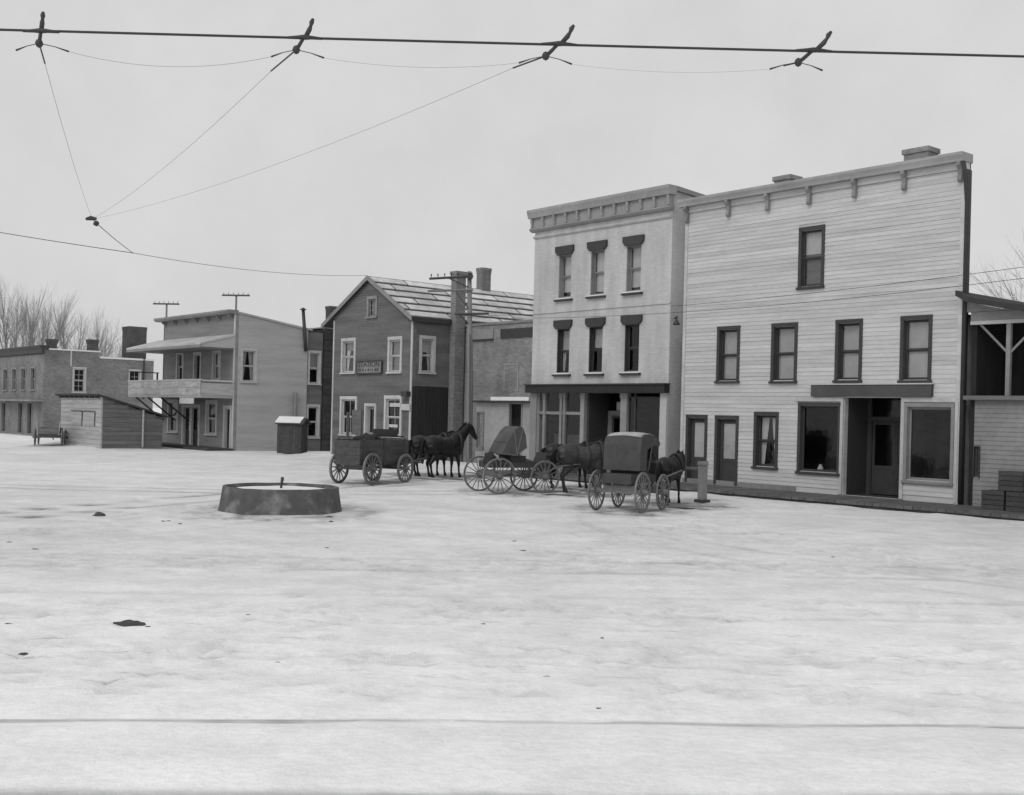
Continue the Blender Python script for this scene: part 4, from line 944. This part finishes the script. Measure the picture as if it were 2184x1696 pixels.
def running_gear(v, wb, track, rr, rf, m, nsp=14):
    for x_, r in ((-wb/2, rr), (wb/2, rf)):
        for s_ in (-1, 1): wheel(v, x_, s_*track/2, r, m, nsp, turn=random.uniform(0, .4))
        b = MB().box(x_-.045, x_+.045, -track/2, track/2, r-.05, r+.05); b.box(x_-.06, x_+.06, -track/2+.22, track/2-.22, r+.05, r+.16); b.build('axle', m, v)
    MB().tube([(-wb/2, 0, rr), (wb/2, 0, rf)], .04, 6).build('reach', m, v)

# farm wagon with a two horse team
V1 = vehicle('farm_wagon', 'dark plank box farm wagon behind the pair of black horses', 'wagon', -4.75, 39.1, 27, 'horse drawn vehicles in the square')
running_gear(V1, 2.05, 1.35, .53, .50, WOODR)
b0, b1 = -1.55, 1.45
for sy in (-1, 1):
    for k, (z0, z1) in enumerate(((.70, .98), (.985, 1.24), (1.245, 1.5))):
        MB().box(b0, b1, sy*.5-.018+random.uniform(-.005, .005), sy*.5+.018, z0, z1).build('side_board', WOODW, V1)
    for x_ in (-1.3, -.1, 1.15): MB().box(x_-.035, x_+.035, sy*.5+(.019 if sy > 0 else -.055), sy*.5+(.055 if sy > 0 else -.019), .62, 1.55).build('stake', WOODW, V1)
for x_ in (b0-.0, b1-.035):
    for z0, z1 in ((.70, .98), (.985, 1.24), (1.245, 1.48)): MB().box(x_, x_+.035, -.48, .48, z0, z1).build('end_board', WOODW, V1)
MB().box(b0, b1, -.5, .5, .66, .698).build('floor', WOODW, V1)
b = MB().box(.75, 1.15, -.5, .5, 1.58, 1.62); b.box(.7, .75, -.5, .5, 1.62, 1.85); b.build('seat', LEATHER, V1)
for x_ in (-1.02, 1.02): MB().box(x_-.07, x_+.07, -.48, .48, .63, .66).build('bolster', WOODW, V1)
MB().tube([(1.1, 0, .55), (2.4, .1, .62), (4.9, .5, .8)], .05, 6).build('tongue', WOODW, V1)
MB().tube([(2.35, -.6, .66), (2.35, .75, .66)], .035, 6).build('singletree', WOODW, V1)
def lump(name, x, y, z, sx, sy, sz, m, parent=None, seed=0, n=14, flat=True):
    b = MB(); v = []; f = []
    for i in range(n+1):
        ph = math.pi*i/n
        for k in range(2*n):
            a = math.pi*k/n; d = Vector((math.sin(ph)*math.cos(a), math.sin(ph)*math.sin(a), math.cos(ph)))
            q = 1 + .35*noise.noise(d*1.7+Vector((seed, 0, 0))) + .15*noise.noise(d*4+Vector((0, seed, 0)))
            v.append((d.x*sx*q, d.y*sy*q, max(d.z, -.25 if flat else -1)*sz*q))
    for i in range(n):
        for k in range(2*n): f.append((i*2*n+k, (i+1)*2*n+k, (i+1)*2*n+(k+1) % (2*n), i*2*n+(k+1) % (2*n)))
    b.add(v, f); return b.build(name, m, parent, (x, y, z), smooth=True)
vm = V1.matrix_world
def on(v, x, y): c, s_ = math.cos(v.rotation_euler.z), math.sin(v.rotation_euler.z); return v.location.x + c*x - s_*y, v.location.y + s_*x + c*y
for i, (x_, y_, sx, sz) in enumerate(((-.2, .1, .45, .3), (-.9, -.1, .4, .24))):
    p_ = on(V1, x_, y_); tag(lump('grain_sack', p_[0], p_[1], V1.location.z+1.38+.0, sx, .34, sz, SACK, None, i*3.1), ['dark sack heaped in middle of farm wagon box', 'dark sack lying at tail end of farm wagon box'][i], 'sack', 'sacks in the farm wagon')
horse('black horse of the farm wagon team, nearer to the camera', -2.55, 43.6, 50, HORSE_B, 'up', 'farm wagon team', 1.04)
horse('black horse of the farm wagon team, on the far side of its mate', -3.15, 44.4, 50, HORSE_B, 'down', 'farm wagon team', 1.02)

# open buggy with its top half folded
V2 = vehicle('folding_top_buggy', 'light buggy with half folded cloth top in front of the brick store', 'buggy', .05, 36.0, 62, 'horse drawn vehicles in the square')
running_gear(V2, 1.62, 1.38, .56, .52, mat('buggy_wheel_paint', .14, .2, 8, .7, .1), 16)
BODY = mat('buggy_body_paint', .05, .2, 5, .5, .1, spec=.4)
b = MB().prism([(-1.0, .80), (.95, .80), (.95, .95), (.55, .98), (.5, 1.02), (-.2, 1.02), (-.2, 1.0), (-1.0, 1.0)], 'y', -.38, .38); b.build('body', BODY, V2)
b = MB().box(-.28, .25, -.42, .42, 1.02, 1.18); b.hexa([(-.36, -.44, 1.18), (-.25, -.44, 1.18), (-.25, .44, 1.18), (-.36, .44, 1.18), (-.46, -.44, 1.6), (-.4, -.44, 1.6), (-.4, .44, 1.6), (-.46, .44, 1.6)]); b.build('seat', LEATHER, V2)
b = MB().hexa([(.93, -.36, .95), (.97, -.36, .95), (.97, .36, .95), (.93, .36, .95), (1.08, -.36, 1.28), (1.12, -.36, 1.28), (1.12, .36, 1.28), (1.08, .36, 1.28)]); b.build('dashboard', LEATHER, V2)
# fan of cloth between bows
bows = [(-.62, 1.24), (-.42, 1.62), (-.2, 1.94), (-.03, 2.09), (.1, 2.05), (.2, 1.82), (.25, 1.45)]
b = MB(); v = []; 
piv = (-.1, 1.2)
for sy in (-.46, .46):
    v += [(piv[0], sy, piv[1])] + [(u, sy, w) for u, w in bows]
nb = len(bows); f = []
for k in range(1, nb): f += [(0, k, k+1), (nb+1, nb+2+k, nb+1+k)] + ([(k, nb+1+k, nb+2+k, k+1)] if k < 5 else [])
b.add(v, f); tp = b.build('folding_top', mat('folding_top_cloth', .085, .3, 4, .75, .3, stain=.4, stain_scale=2), V2)
sm = tp.modifiers.new('s', 'SOLIDIFY'); sm.thickness = .02
for u, w in bows[::2]:
    MB().tube([(piv[0], -.475, piv[1]), (u, -.475, w), (u, .475, w), (piv[0], .475, piv[1])], .016, 6).build('bow', HOODL, tp)
for sy in (-.3, .3): MB().tube([(.85, sy, .55), (1.5, sy*1.2, .85), (3.1, sy*1.25, 1.0)], .025, 6).build('shaft', WOODR, V2)
for x_ in (-.81, .81):
    n = 12; pts_ = [(x_, .38*math.cos(math.pi*k/n), .80-.16*math.sin(math.pi*k/n)) for k in range(n+1)]
    MB().tube(pts_, .022, 6).build('spring', IRON, V2)
p_ = on(V2, -.8, 0); tag(lump('feed_bag', p_[0], p_[1], V2.location.z+1.0, .22, .3, .26, SACK, None, 8.2), 'rounded dark feed bag on the rear deck of the open buggy', 'bag')
horse('bay horse harnessed to the folding top buggy, its flank partly hidden by the covered buggy', 2.35, 37.0, 72, HORSE_Y, 'down', 'buggy horses', 1.0)
horse('dark horse standing behind the bay buggy horse before the brick store', 2.0, 38.8, 74, HORSE_B, 'down', 'buggy horses', .98)

# covered buggy seen from behind
V3 = vehicle('covered_buggy', 'covered black top buggy seen from behind in front of the pale store', 'buggy', 3.22, 30.45, 28, 'horse drawn vehicles in the square')
running_gear(V3, 1.5, 1.3, .53, .48, mat('buggy_wheel_paint_grey', .17, .2, 8, .7, .1), 16)
b = MB().prism([(-.95, .74), (.85, .74), (.85, .92), (.4, .98), (-.25, 1.0), (-.95, 1.0)], 'y', -.40, .40); b.build('body', BODY, V3)
b = MB().box(-.35, .2, -.44, .44, 1.0, 1.16); b.build('seat', LEATHER, V3)
top = [(-.62, 1.08), (-.60, 1.72), (-.52, 1.92), (-.3, 2.0), (.15, 2.0), (.5, 1.94), (.78, 1.80)]
b = MB(); v = []; f = []
for u, w in top:
    for k in range(7):
        yy = -.52+1.04*k/6; v.append((u, yy, w + (.05*(1-(yy/.52)**2) if w > 1.6 else 0)))
for i in range(len(top)-1):
    for k in range(6): f.append((i*7+k, i*7+k+1, (i+1)*7+k+1, (i+1)*7+k))
b.add(v, f); tp = b.build('buggy_top', HOOD, V3, smooth=False); tp.modifiers.new('s', 'SOLIDIFY').thickness = .02
for sy in (-.525, .525):
    b = MB(); v = [(-.62, sy, 1.08), (-.60, sy, 1.72), (-.52, sy, 1.92), (-.3, sy, 2.0), (.15, sy, 2.0), (.5, sy, 1.94), (.78, sy, 1.8), (.76, sy, 1.72), (.2, sy, 1.74), (-.15, sy, 1.62), (-.2, sy, 1.08)]
    b.add(v, [(0, 10, 9, 1), (1, 9, 8, 3, 2), (3, 8, 4), (4, 8, 5), (5, 8, 7, 6)]); o = b.build('side_curtain', HOOD, tp); o.modifiers.new('s', 'SOLIDIFY').thickness = .012
    MB().tube([(.1, sy*.9, 1.1), (.2, sy*.98, 1.75), (.5, sy*.98, 1.94)], .014, 6).build('bow', HOODL, tp)
MB().box(-.64, -.632, -.16, .16, 1.52, 1.7).build('rear_light', GLASSD, tp)
b = MB(); v = []; f = []                       # dusting of snow on the roof cloth
sn = [(-.53, 1.935), (-.3, 2.012), (.15, 2.015), (.48, 1.955)]
for u, w in sn:
    for k in range(7): yy = -.48+.96*k/6; v.append((u+.02*noise.noise(Vector((u*5, yy*6, 0))), yy, w+.05*(1-(yy/.52)**2)+.012))
for i in range(3):
    for k in range(6): f.append((i*7+k, i*7+k+1, (i+1)*7+k+1, (i+1)*7+k))
o = b.add(v, f).build('roof_snow', mat('thin_snow', .4, .3, 6, .8, .2, stain=.4, stain_scale=3), tp, smooth=True); o.modifiers.new('s', 'SOLIDIFY').thickness = .015
b = MB().hexa([(.83, -.36, .92), (.87, -.36, .92), (.87, .36, .92), (.83, .36, .92), (.98, -.36, 1.25), (1.02, -.36, 1.25), (1.02, .36, 1.25), (.98, .36, 1.25)]); b.build('dashboard', LEATHER, V3)
for sy in (-.3, .3): MB().tube([(.8, sy, .5), (1.4, sy*1.2, .8), (3.0, sy*1.25, .98)], .024, 6).build('shaft', WOODR, V3)
for x_ in (-.75, .75):
    n = 12; MB().tube([(x_, .36*math.cos(math.pi*k/n), .74-.15*math.sin(math.pi*k/n)) for k in range(n+1)], .022, 6).build('spring', IRON, V3)
horse('dark horse seen from behind, hitched to the covered buggy', 4.62, 33.05, 27, HORSE_B, 'down', 'buggy horses', .88)

# small empty cart far left
V4 = vehicle('farm_cart', 'small flat wagon standing before the far brick block', 'wagon', -26.9, 66.2, -17, 'horse drawn vehicles in the square')
running_gear(V4, 1.9, 1.45, .5, .45, PLANK_MD, 12)
for sy in (-1, 1): MB().box(-1.3, 1.3, sy*.52-.02, sy*.52+.02, .72, 1.02).build('side_board', PLANK_MD, V4)
b = MB().box(-1.3, 1.3, -.5, .5, .66, .70); b.build('floor', PLANK_MD, V4)
for x_ in (-1.31, 1.28): MB().box(x_, x_+.03, -.5, .5, .702, 1.0).build('end_board', PLANK_MD, V4)
for sy in (-1, 1): MB().tube([(-1.25, sy*.55, .6), (-1.3, sy*.62, 1.35)], .03, 6).build('stake', PLANK_LT, V4)
MB().tube([(1.0, 0, .5), (3.2, .1, .25)], .04, 6).build('tongue', PLANK_MD, V4)

# ------------------------------------------------------------------ street furniture
BASIN = mat('snow_spattered_concrete', .105, .22, 4, .9, .35, bscale=20)
t_ = BASIN.node_tree; pr_ = next(n for n in t_.nodes if n.type == 'BSDF_PRINCIPLED'); src = pr_.inputs['Base Color'].links[0].from_socket
tn = t_.nodes.new('ShaderNodeTexNoise'); tn.inputs['Scale'].default_value = 2.6; tn.inputs['Detail'].default_value = 5; tcn = t_.nodes.new('ShaderNodeTexCoord'); t_.links.new(tcn.outputs['Object'], tn.inputs['Vector'])
mr = t_.nodes.new('ShaderNodeMapRange'); mr.inputs[1].default_value = .5; mr.inputs[2].default_value = .74; mr.inputs[4].default_value = .45; t_.links.new(tn.outputs[0], mr.inputs[0])
mx_ = t_.nodes.new('ShaderNodeMix'); mx_.data_type = 'FLOAT'; t_.links.new(mr.outputs[0], mx_.inputs[0]); t_.links.new(src, mx_.inputs[2]); mx_.inputs[3].default_value = .42
t_.links.new(mx_.outputs[0], pr_.inputs['Base Color'])
WX, WY = -5.54, 27.45
well = thing('round_basin', 'low round concrete basin filled with snow in the open square', 'basin', (WX, WY, gh(WX, WY)-.03))
b = MB(); prof = [(1.50, -.05), (1.455, .1), (1.41, .35), (1.375, .60), (1.30, .605), (1.29, .5), (1.28, .3)]
n = 84; v = []; f = []
for r_, z_ in prof:
    for k in range(n):
        a = 2*math.pi*k/n; q = 1+.008*noise.noise(Vector((math.cos(a)*3, math.sin(a)*3, z_*4))); v.append((r_*q*math.cos(a), r_*q*math.sin(a), z_ + (.012*noise.noise(Vector((math.cos(a)*4, math.sin(a)*4, 7))) if z_ > .5 else 0)))
for i in range(len(prof)-1):
    for k in range(n): f.append((i*n+k, i*n+(k+1) % n, (i+1)*n+(k+1) % n, (i+1)*n+k))
b.add(v, f).build('basin_wall', BASIN, well, smooth=False)
b = MB(); v = [(0, 0, .555)]; f = []
for j in range(1, 8):
    for k in range(n):
        a = 2*math.pi*k/n; r_ = 1.29*j/7; v.append((r_*math.cos(a), r_*math.sin(a), .555 + .02*noise.noise(Vector((r_*math.cos(a)*2, r_*math.sin(a)*2, 0))) - .07*(j/7)**8))
for k in range(n): f.append((0, 1+k, 1+(k+1) % n))
for j in range(6):
    for k in range(n): f.append((1+j*n+k, 1+(j+1)*n+k, 1+(j+1)*n+(k+1) % n, 1+j*n+(k+1) % n))
b.add(v, f).build('snow_fill', ROOFSNOW, well, smooth=True)
MB().tube([(.02, 0, .3), (.0, 0, .6), (.03, 0, .82)], [.035, .03, .04], 8).build('fountain_pipe', IRON, well, smooth=True)

hx, hy = -11.98, 62.1
hut = thing('pump_hut', 'small dark plank hut with snow on its little roof beside the balcony house', 'hut', (hx, hy, gh(hx, hy)-.03), R(-12))
for k in range(8):
    MB().box(-.7+k*.176, -.7+k*.176+.168, -.46+random.uniform(-.006, .006), -.42, .05, 1.72).build('board', PLANK_DK, hut)
    if k < 5:
        MB().box(.68, .715+random.uniform(-.006, .006), -.42+k*.17, -.42+k*.17+.162, .05, 1.72).build('board', PLANK_DK, hut)
b = MB().box(-.68, .675, -.415, .42, .05, 1.7); b.build('box', INTERIOR, hut)
b = MB(); b.prism([(-.58, 1.7), (0, 2.0), (.58, 1.7), (.58, 1.64), (0, 1.93), (-.58, 1.64)], 'x', -.8, .84); b.build('roof', PLANK_DK, hut)
b = MB(); b.prism([(-.56, 1.715), (0, 2.005), (.5, 1.76), (.5, 1.80), (0, 2.06), (-.56, 1.765)], 'x', -.8, .66); b.build('roof_snow', ROOFSNOW, hut)
b = MB(); b.prism([(-.46, 1.7), (.46, 1.7), (0, 1.92)], 'x', .68, .71); b.build('gable_board', PLANK_DK, hut)

# hitching rail by the pale store
px_, py_ = 5.74, 33.9
hp = thing('hitching_rail', 'grey square hitching post with cap and rail beside the covered buggy', 'hitching rail', (px_, py_, gh(px_, py_)-.02), ANG)
MB().box(-.1, .1, -.1, .1, 0, 1.14).build('post', TRIM_MD, hp); MB().prism([(-.13, 1.14), (.13, 1.14), (.09, 1.24), (-.09, 1.24)], 'y', -.13, .13).build('cap', TRIM_MD, hp)
MB().box(-.17, .17, -.17, .17, 0, .1).build('foot', PLANK_DK, hp)
MB().tube([(-.15, 0, 1.0), (-3.0, 0, 1.0)], .05, 8).build('rail', PLANK_MD, hp)
MB().box(-3.12, -2.98, -.07, .07, 0, 1.1).build('post', PLANK_MD, hp)

# utility poles
def insul(b, x, z, y=0): b.tube([(x, y, z), (x, y, z+.06), (x, y, z+.10), (x, y, z+.17)], [.016, .016, .038, .02], 6)
pole_at = W(-13.36, .6)
up = thing('utility_pole', 'tall utility pole with side arms rising before the gabled house roof', 'pole', (pole_at.x, pole_at.y, gh(pole_at.x, pole_at.y)-.05))
MB().tube([(.06, 0, 0), (.02, 0, 4), (-.14, 0, 8.75)], [.15, .13, .10], 12).build('shaft', POLE, up, smooth=True)
for (xa, za, xb, zb, mm, ins) in ((-1.95, 8.36, .05, 8.52, POLED, 5), (-2.0, 7.80, .05, 7.90, POLE, 0), (-.75, 6.78, .8, 6.84, POLED, 0)):
    b = MB().tube([(xa, -.13, za), (xb, -.13, zb)], .055, 4); arm = b.build('cross_arm', mm, up)
    for k in range(ins):
        b = MB(); u = (k+.3)/(ins+1.6); insul(b, xa+(xb-xa)*u, za+(zb-za)*u+.04, -.13); b.build('insulator', IRON, arm)
for a_, c_ in (((-.72, 7.78), (-.1, 7.0)), ((-1.1, 8.42), (-.12, 8.0)), ((-.6, 6.8), (-.05, 6.3))):
    MB().tube([(a_[0], -.12, a_[1]), (c_[0], -.08, c_[1])], .03, 4).build('brace', POLED, up)
MB().box(-.2, .02, -.3, -.13, 8.38, 8.66).build('fuse_box', IRON, up)
b = MB().tube([(-.07, -.2, 5.9), (-.02, -.2, 3.0), (.03, -.2, .2)], .045, 6); b.build('conduit', POLE, up)
for i, (x_, y_, top_, rz, lab) in enumerate(((-32.2, 105, 12.15, -.1, 'distant thin utility pole above the balcony house, the left one of two'), (-24.55, 100, 12.6, -.1, 'distant thin utility pole above the balcony house, the right one of two'))):
    o = thing('utility_pole', lab, 'pole', (x_, y_, -.1), rz, 'utility poles behind the row')
    MB().tube([(0, 0, 0), (0, 0, top_)], [.14, .09], 8).build('shaft', POLE, o)
    ca = MB().box(-1.25, 1.25, -.18, -.07, top_-.14, top_).build('cross_arm', POLED, o)
    for k in range(6):
        b = MB(); insul(b, -1.1+k*.44, top_, -.12); b.build('insulator', IRON, ca)

# ------------------------------------------------------------------ trolley line
def sag(a, b_, s_, n=24): 
    a, b_ = Vector(a), Vector(b_); return [a.lerp(b_, k/n) - Vector((0, 0, s_*4*(k/n)*(1-k/n))) for k in range(n+1)]
def wire(name, label, a, b_, s_, r, cat='wire', group='overhead wires', m=IRON):
    b = MB().tube(sag(a, b_, s_), r, 6); return tag(b.build(name, m), label, cat, group)
TY, TZ = 8.1, 5.07
wire('trolley_wire', 'thick trolley wire crossing the top of the picture', (-14, TY, TZ+.05), (14, TY, TZ+.02), .045, .009, 'wire')
ring = Vector((-6.1, 16.3, 5.08))
hang = []
for k, (hx_, lean) in enumerate(((-3.43, .02), (-1.55, .10), (.27, .17), (2.09, .2))):
    zz = TZ - .008
    dirv = (ring - Vector((hx_, TY, zz))).normalized()
    o = thing('wire_hanger', ['leftmost clamp and ball insulator hanging on the trolley wire', 'second clamp and ball insulator from the left on the trolley wire', 'third clamp and ball insulator from the left on the trolley wire', 'rightmost clamp and ball insulator on the trolley wire'][k], 'insulator', (hx_, TY, zz), 0, 'trolley wire clamps')
    MB().tube([(-.13, 0, .0), (-.05, 0, .004), (0, 0, .006), (.05, 0, .004), (.13, 0, -.002)], [.009, .014, .020, .014, .009], 8).build('wire_ear', IRON, o, smooth=True)
    b = MB().tube([(lean*.1, 0, .01), (lean*.35, 0, .06), (lean*.45, 0, .09), (lean*.5, 0, .115), (lean*.6, 0, .14)], [.016, .018, .012, .018, .010], 8); b.build('clamp_bolt', IRON, o, smooth=True)
    bp_ = Vector((-lean*.55, .0, -.085)); b = MB().tube([(0, 0, .01), bp_*.7, bp_], [.012, .014, .014], 8); b.build('stem', IRON, o, smooth=True)
    b = MB(); b.lathe([(.0, .034), (.02, .022), (.029, 0), (.02, -.022), (.0, -.034)], 12); b.v = [(x_+bp_.x, y_+bp_.y, z_+bp_.z) for x_, y_, z_ in b.v]; b.build('ball_insulator', IRON, o, smooth=True)
    for sx in (-1, 1): MB().tube([bp_, bp_+Vector((sx*.1, .03, -.012)), bp_+Vector((sx*.19, .06, -.035))], [.003, .003, .007], 6).build('arm', IRON, o)
    rl = [.5, .6, .38, .12][k]; MB().tube([bp_, bp_+dirv*rl], [.006, .006], 6).build('eye_rod', IRON, o)
    st_ = Vector((hx_, TY, zz))+bp_+dirv*rl; hang.append((Vector((hx_, TY, zz))+bp_))
    if k < 3: wire('pull_off_wire', ['thin pull-off wire running back from the leftmost trolley clamp', 'thin pull-off wire running back from the second trolley clamp', 'thin pull-off wire running back from the third trolley clamp', 'thin pull-off wire running back from the rightmost trolley clamp'][k], st_, ring, .06+.03*k, [.0016, .0014, .0012, .0008][k])
for k in range(3):
    wire('bridle_wire', ['slack bridle wire between the first and second trolley clamps', 'slack bridle wire between the second and third trolley clamps', 'slack bridle wire between the third and fourth trolley clamps'][k], hang[k]+Vector((.19, .06, -.035)), hang[k+1]+Vector((-.19, .06, -.035)), [.09, .05, .04][k], [.0011, .0008, .0006][k])
o = thing('pull_off_ring', 'small dark iron ring where the pull-off wires meet', 'insulator', tuple(ring))
MB().tube([(-.09, 0, .0), (-.02, 0, .015), (.06, 0, .005)], [.02, .035, .02], 8).build('yoke', IRON, o); lump('ball', .06, 0, -.06, .04, .04, .04, IRON, o, 2, 8, False)
node = Vector((-7.9, 24.0, 5.4))
node = Vector((-7.18*24/21.3, 24.0, 2.4+2.88*24/21.3))
wire('guy_wire', 'guy wire from the iron ring down to the far span wire', ring, node, .02, .006)
wire('span_wire', 'long thin span wire from the left edge to the gabled house', (-22, 40.5, 9.05), (-13.48, 40, 7.82), .05, .013)
wire('span_wire', 'lower end of the long span wire reaching the gabled house', (-13.48, 40, 7.82), W(-21.0, -.2, 9.3), .25, .009)
for k, (dz, ya) in enumerate(((0, 0), (-.12, .0))):
    wire('telephone_wire', ['upper telephone wire stretched across the two big store fronts', 'lower telephone wire stretched across the two big store fronts'][k], Vector((pole_at.x+[.75, -.6][k], pole_at.y-.15, 6.95+dz)), W(13.5, -1.2, [6.75, 6.45][k]), .28+.1*k, .008)

# rails in the snow
for k, (c_, lab) in enumerate(((8.98, 'far steel rail of the trolley track just showing through snow'), (7.2, 'near steel rail of the trolley track at the bottom edge'))):
    b = MB(); v = []; f = []; n = 120
    for i in range(n+1):
        x_ = -16 + 32*i/n; y_ = c_ + .06*x_; z_ = -.072 + .022*noise.noise(Vector((x_*.35, c_, 1)))
        for yy, zz in ((-.035, -.1), (.035, -.1), (.035, .028), (.02, .04), (-.02, .04), (-.035, .028)): v.append((x_, y_+yy, z_+zz))
    for i in range(n):
        for q in range(6): f.append((i*6+q, i*6+(q+1) % 6, (i+1)*6+(q+1) % 6, (i+1)*6+q))
    b.add(v, f); tag(b.build('trolley_rail', mat('frosted_rail', .45, .3, 3, .6, .2, stain=.4)), lab, 'rail', 'trolley rails')

# ------------------------------------------------------------------ clods and dung on the snow
def clod(label, x, y, sx, sy, sz, seed, group=None): return tag(lump('dirt_clod', x, y, gh(x, y)-.01, sx, sy, sz, DUNG, None, seed, 10), label, 'clod', group)
clod('largest dark flat dung patch on the snow at left foreground', -4.19, 12.6, .2, .12, .05, 1.2)
clod('dark rounded clod on the snow left of the round basin', -8.93, 24.7, .13, .1, .09, 4.4)
clod('small dark clod on the snow at left edge of the foreground', -4.72, 11.1, .045, .035, .015, 2.4)
clod('flat dark patch under the covered buggy horse', 4.75, 31.4, .45, .16, .03, 6.1)
clod('dark dung patch beside the farm wagon team', -2.05, 42.3, .3, .18, .04, 7.7)
clod('dark dung patch below the buggy horses', 1.5, 35.2, .5, .2, .03, 5.2)
for k in range(26):
    r_ = random.random()
    if r_ < .45: x_, y_ = random.uniform(-5.5, 1.5), random.uniform(9.3, 13.5)
    elif r_ < .75: x_, y_ = random.uniform(-8.5, -2), random.uniform(23, 27)
    else: x_, y_ = random.uniform(-9, 6), random.uniform(14, 38)
    if (x_-WX)**2+(y_-WY)**2 < 3: continue
    sc = .02 + .0016*y_
    clod('tiny dark clod scattered on the trodden snow', x_, y_, sc*random.uniform(.7, 1.5), sc*random.uniform(.6, 1), sc*.4, k*1.7, 'tiny clods on the snow')

# ------------------------------------------------------------------ goods at the shops
gl = W(5.62, .52, .82); j = MB(); j.lathe([(0, 0), (.07, 0), (.09, .06), (.1, .14), (.06, .2), (.045, .24), (.06, .26), (0, .26)], 14)
tag(j.build('white_jar', WHITE, None, tuple(gl), smooth=True), 'small round white jar in the pale store window', 'jar')
gl = W(6.42, .5, .82); j = MB(); j.lathe([(0, 0), (.1, 0), (.085, .12), (.05, .3), (.04, .42), (0, .43)], 14)
tag(j.build('white_bottle', WHITE, None, tuple(gl), smooth=True), 'tall white bottle at right of the pale store window', 'bottle')
for k, (s_, d_, z_, w_, lab) in enumerate(((12.25, -.75, .17, .62, 'dark slatted crate at left of the pile by the porch building'), (12.97, -.75, .17, .66, 'dark slatted crate at right of the pile by the porch building'), (12.75, -.72, .72, .7, 'dark slatted crate topmost of the pile by the porch building'))):
    cr = thing('crate', lab, 'crate', W(s_, d_, z_), ANG+random.uniform(-.06, .06), 'crates by the porch building')
    for q in range(4):
        MB().box(-w_/2, w_/2, -.3, -.28, q*.135+.005, q*.135+.125).build('slat', PLANK_DK, cr); MB().box(w_/2-.02, w_/2, -.279, .3, q*.135+.005, q*.135+.125).build('slat', PLANK_DK, cr)
    MB().box(-w_/2+.01, w_/2-.021, -.279, .3, .01, .52).build('filling', SACK, cr)

# ------------------------------------------------------------------ bare trees
def bare_tree(name, label, x, y, h, seed, spread=.35, group='bare trees behind the brick block', lim=5, z0=-.1, nbr=3):
    rnd = random.Random(seed); o = thing(name, label, 'tree', (x, y, z0), rnd.uniform(0, 6), group)
    tr, cr = MB(), MB()
    def grow_(p, d, l, r, lv):
        pts = [p]; q = p.copy(); dd = d.copy(); n = 4
        for i in range(n):
            dd = (dd + Vector((rnd.uniform(-1, 1), rnd.uniform(-1, 1), rnd.uniform(-.2, .5)))*.12).normalized(); q = q + dd*(l/n); pts.append(q.copy())
        rad = [r*(1-.45*i/n) for i in range(n+1)]
        (tr if lv == 0 else cr).tube(pts, rad, 7 if lv < 2 else 4 if lv < 4 else 3, cap=lv < 1)
        if lv >= lim: return
        for k in range(nbr if lv < 3 else 2+(rnd.random() < .5)):
            i = rnd.randint(2, n) if lv else rnd.randint(1, n)
            a = rnd.uniform(0, 2*math.pi); sp = spread*rnd.uniform(.6, 1.4)
            side = Vector((math.cos(a), math.sin(a), .2))
            grow_(pts[i], (dd*(1-sp*.6) + side*sp).normalized(), l*rnd.uniform(.55, .8), rad[i]*rnd.uniform(.5, .7), lv+1)
        grow_(pts[-1], dd, l*.7, rad[-1]*.9, lv+1)
    grow_(Vector((0, 0, 0)), Vector((rnd.uniform(-.1, .1), rnd.uniform(-.1, .1), 1)).normalized(), h*.33, h*.016, 0)
    tr.build('trunk', BARK, o, smooth=True); cr.build('crown', BARK, o); return o
names = ['bare tree at the very left edge behind the brick block', 'second bare tree from the left behind the brick block', 'third bare tree from the left behind the brick block', 'bare tree above the left chimney of the brick block', 'bare tree just right of the left chimney of the brick block', 'bare tree midway between the two small chimneys', 'bare tree just left of the second small chimney', 'slender bare tree left of the big dark chimney', 'slender bare tree right beside the big dark chimney']
for k, (px, hh) in enumerate(((-10, 14.5), (22, 15.5), (48, 14), (70, 14.5), (95, 15), (128, 13.5), (165, 13), (205, 12.5), (240, 11))):
    yy = 118 + (k*37) % 30; bare_tree('bare_tree', names[k], (px-1092)/2420*yy, yy, hh*yy/118, 40+k)
more = ['tall pale bare tree furthest back at the left edge', 'pale bare tree furthest back, second from the left edge', 'pale bare tree furthest back, behind the left chimney', 'pale bare tree furthest back, between the small chimneys', 'pale bare tree furthest back, next to the big dark chimney']
for k, (px, hh) in enumerate(((5, 17), (36, 16.5), (84, 16), (145, 14.5), (222, 13.5))):
    bare_tree('bare_tree', more[k], (px-1092)/2420*165, 165, hh*165/125, 70+k, .22, 'bare trees furthest back', 5)
bare_tree('bare_tree', 'bare branching tree behind the porch building at right edge', 25.5, 50, 12.5, 91, .45, 'bare trees right', 5)
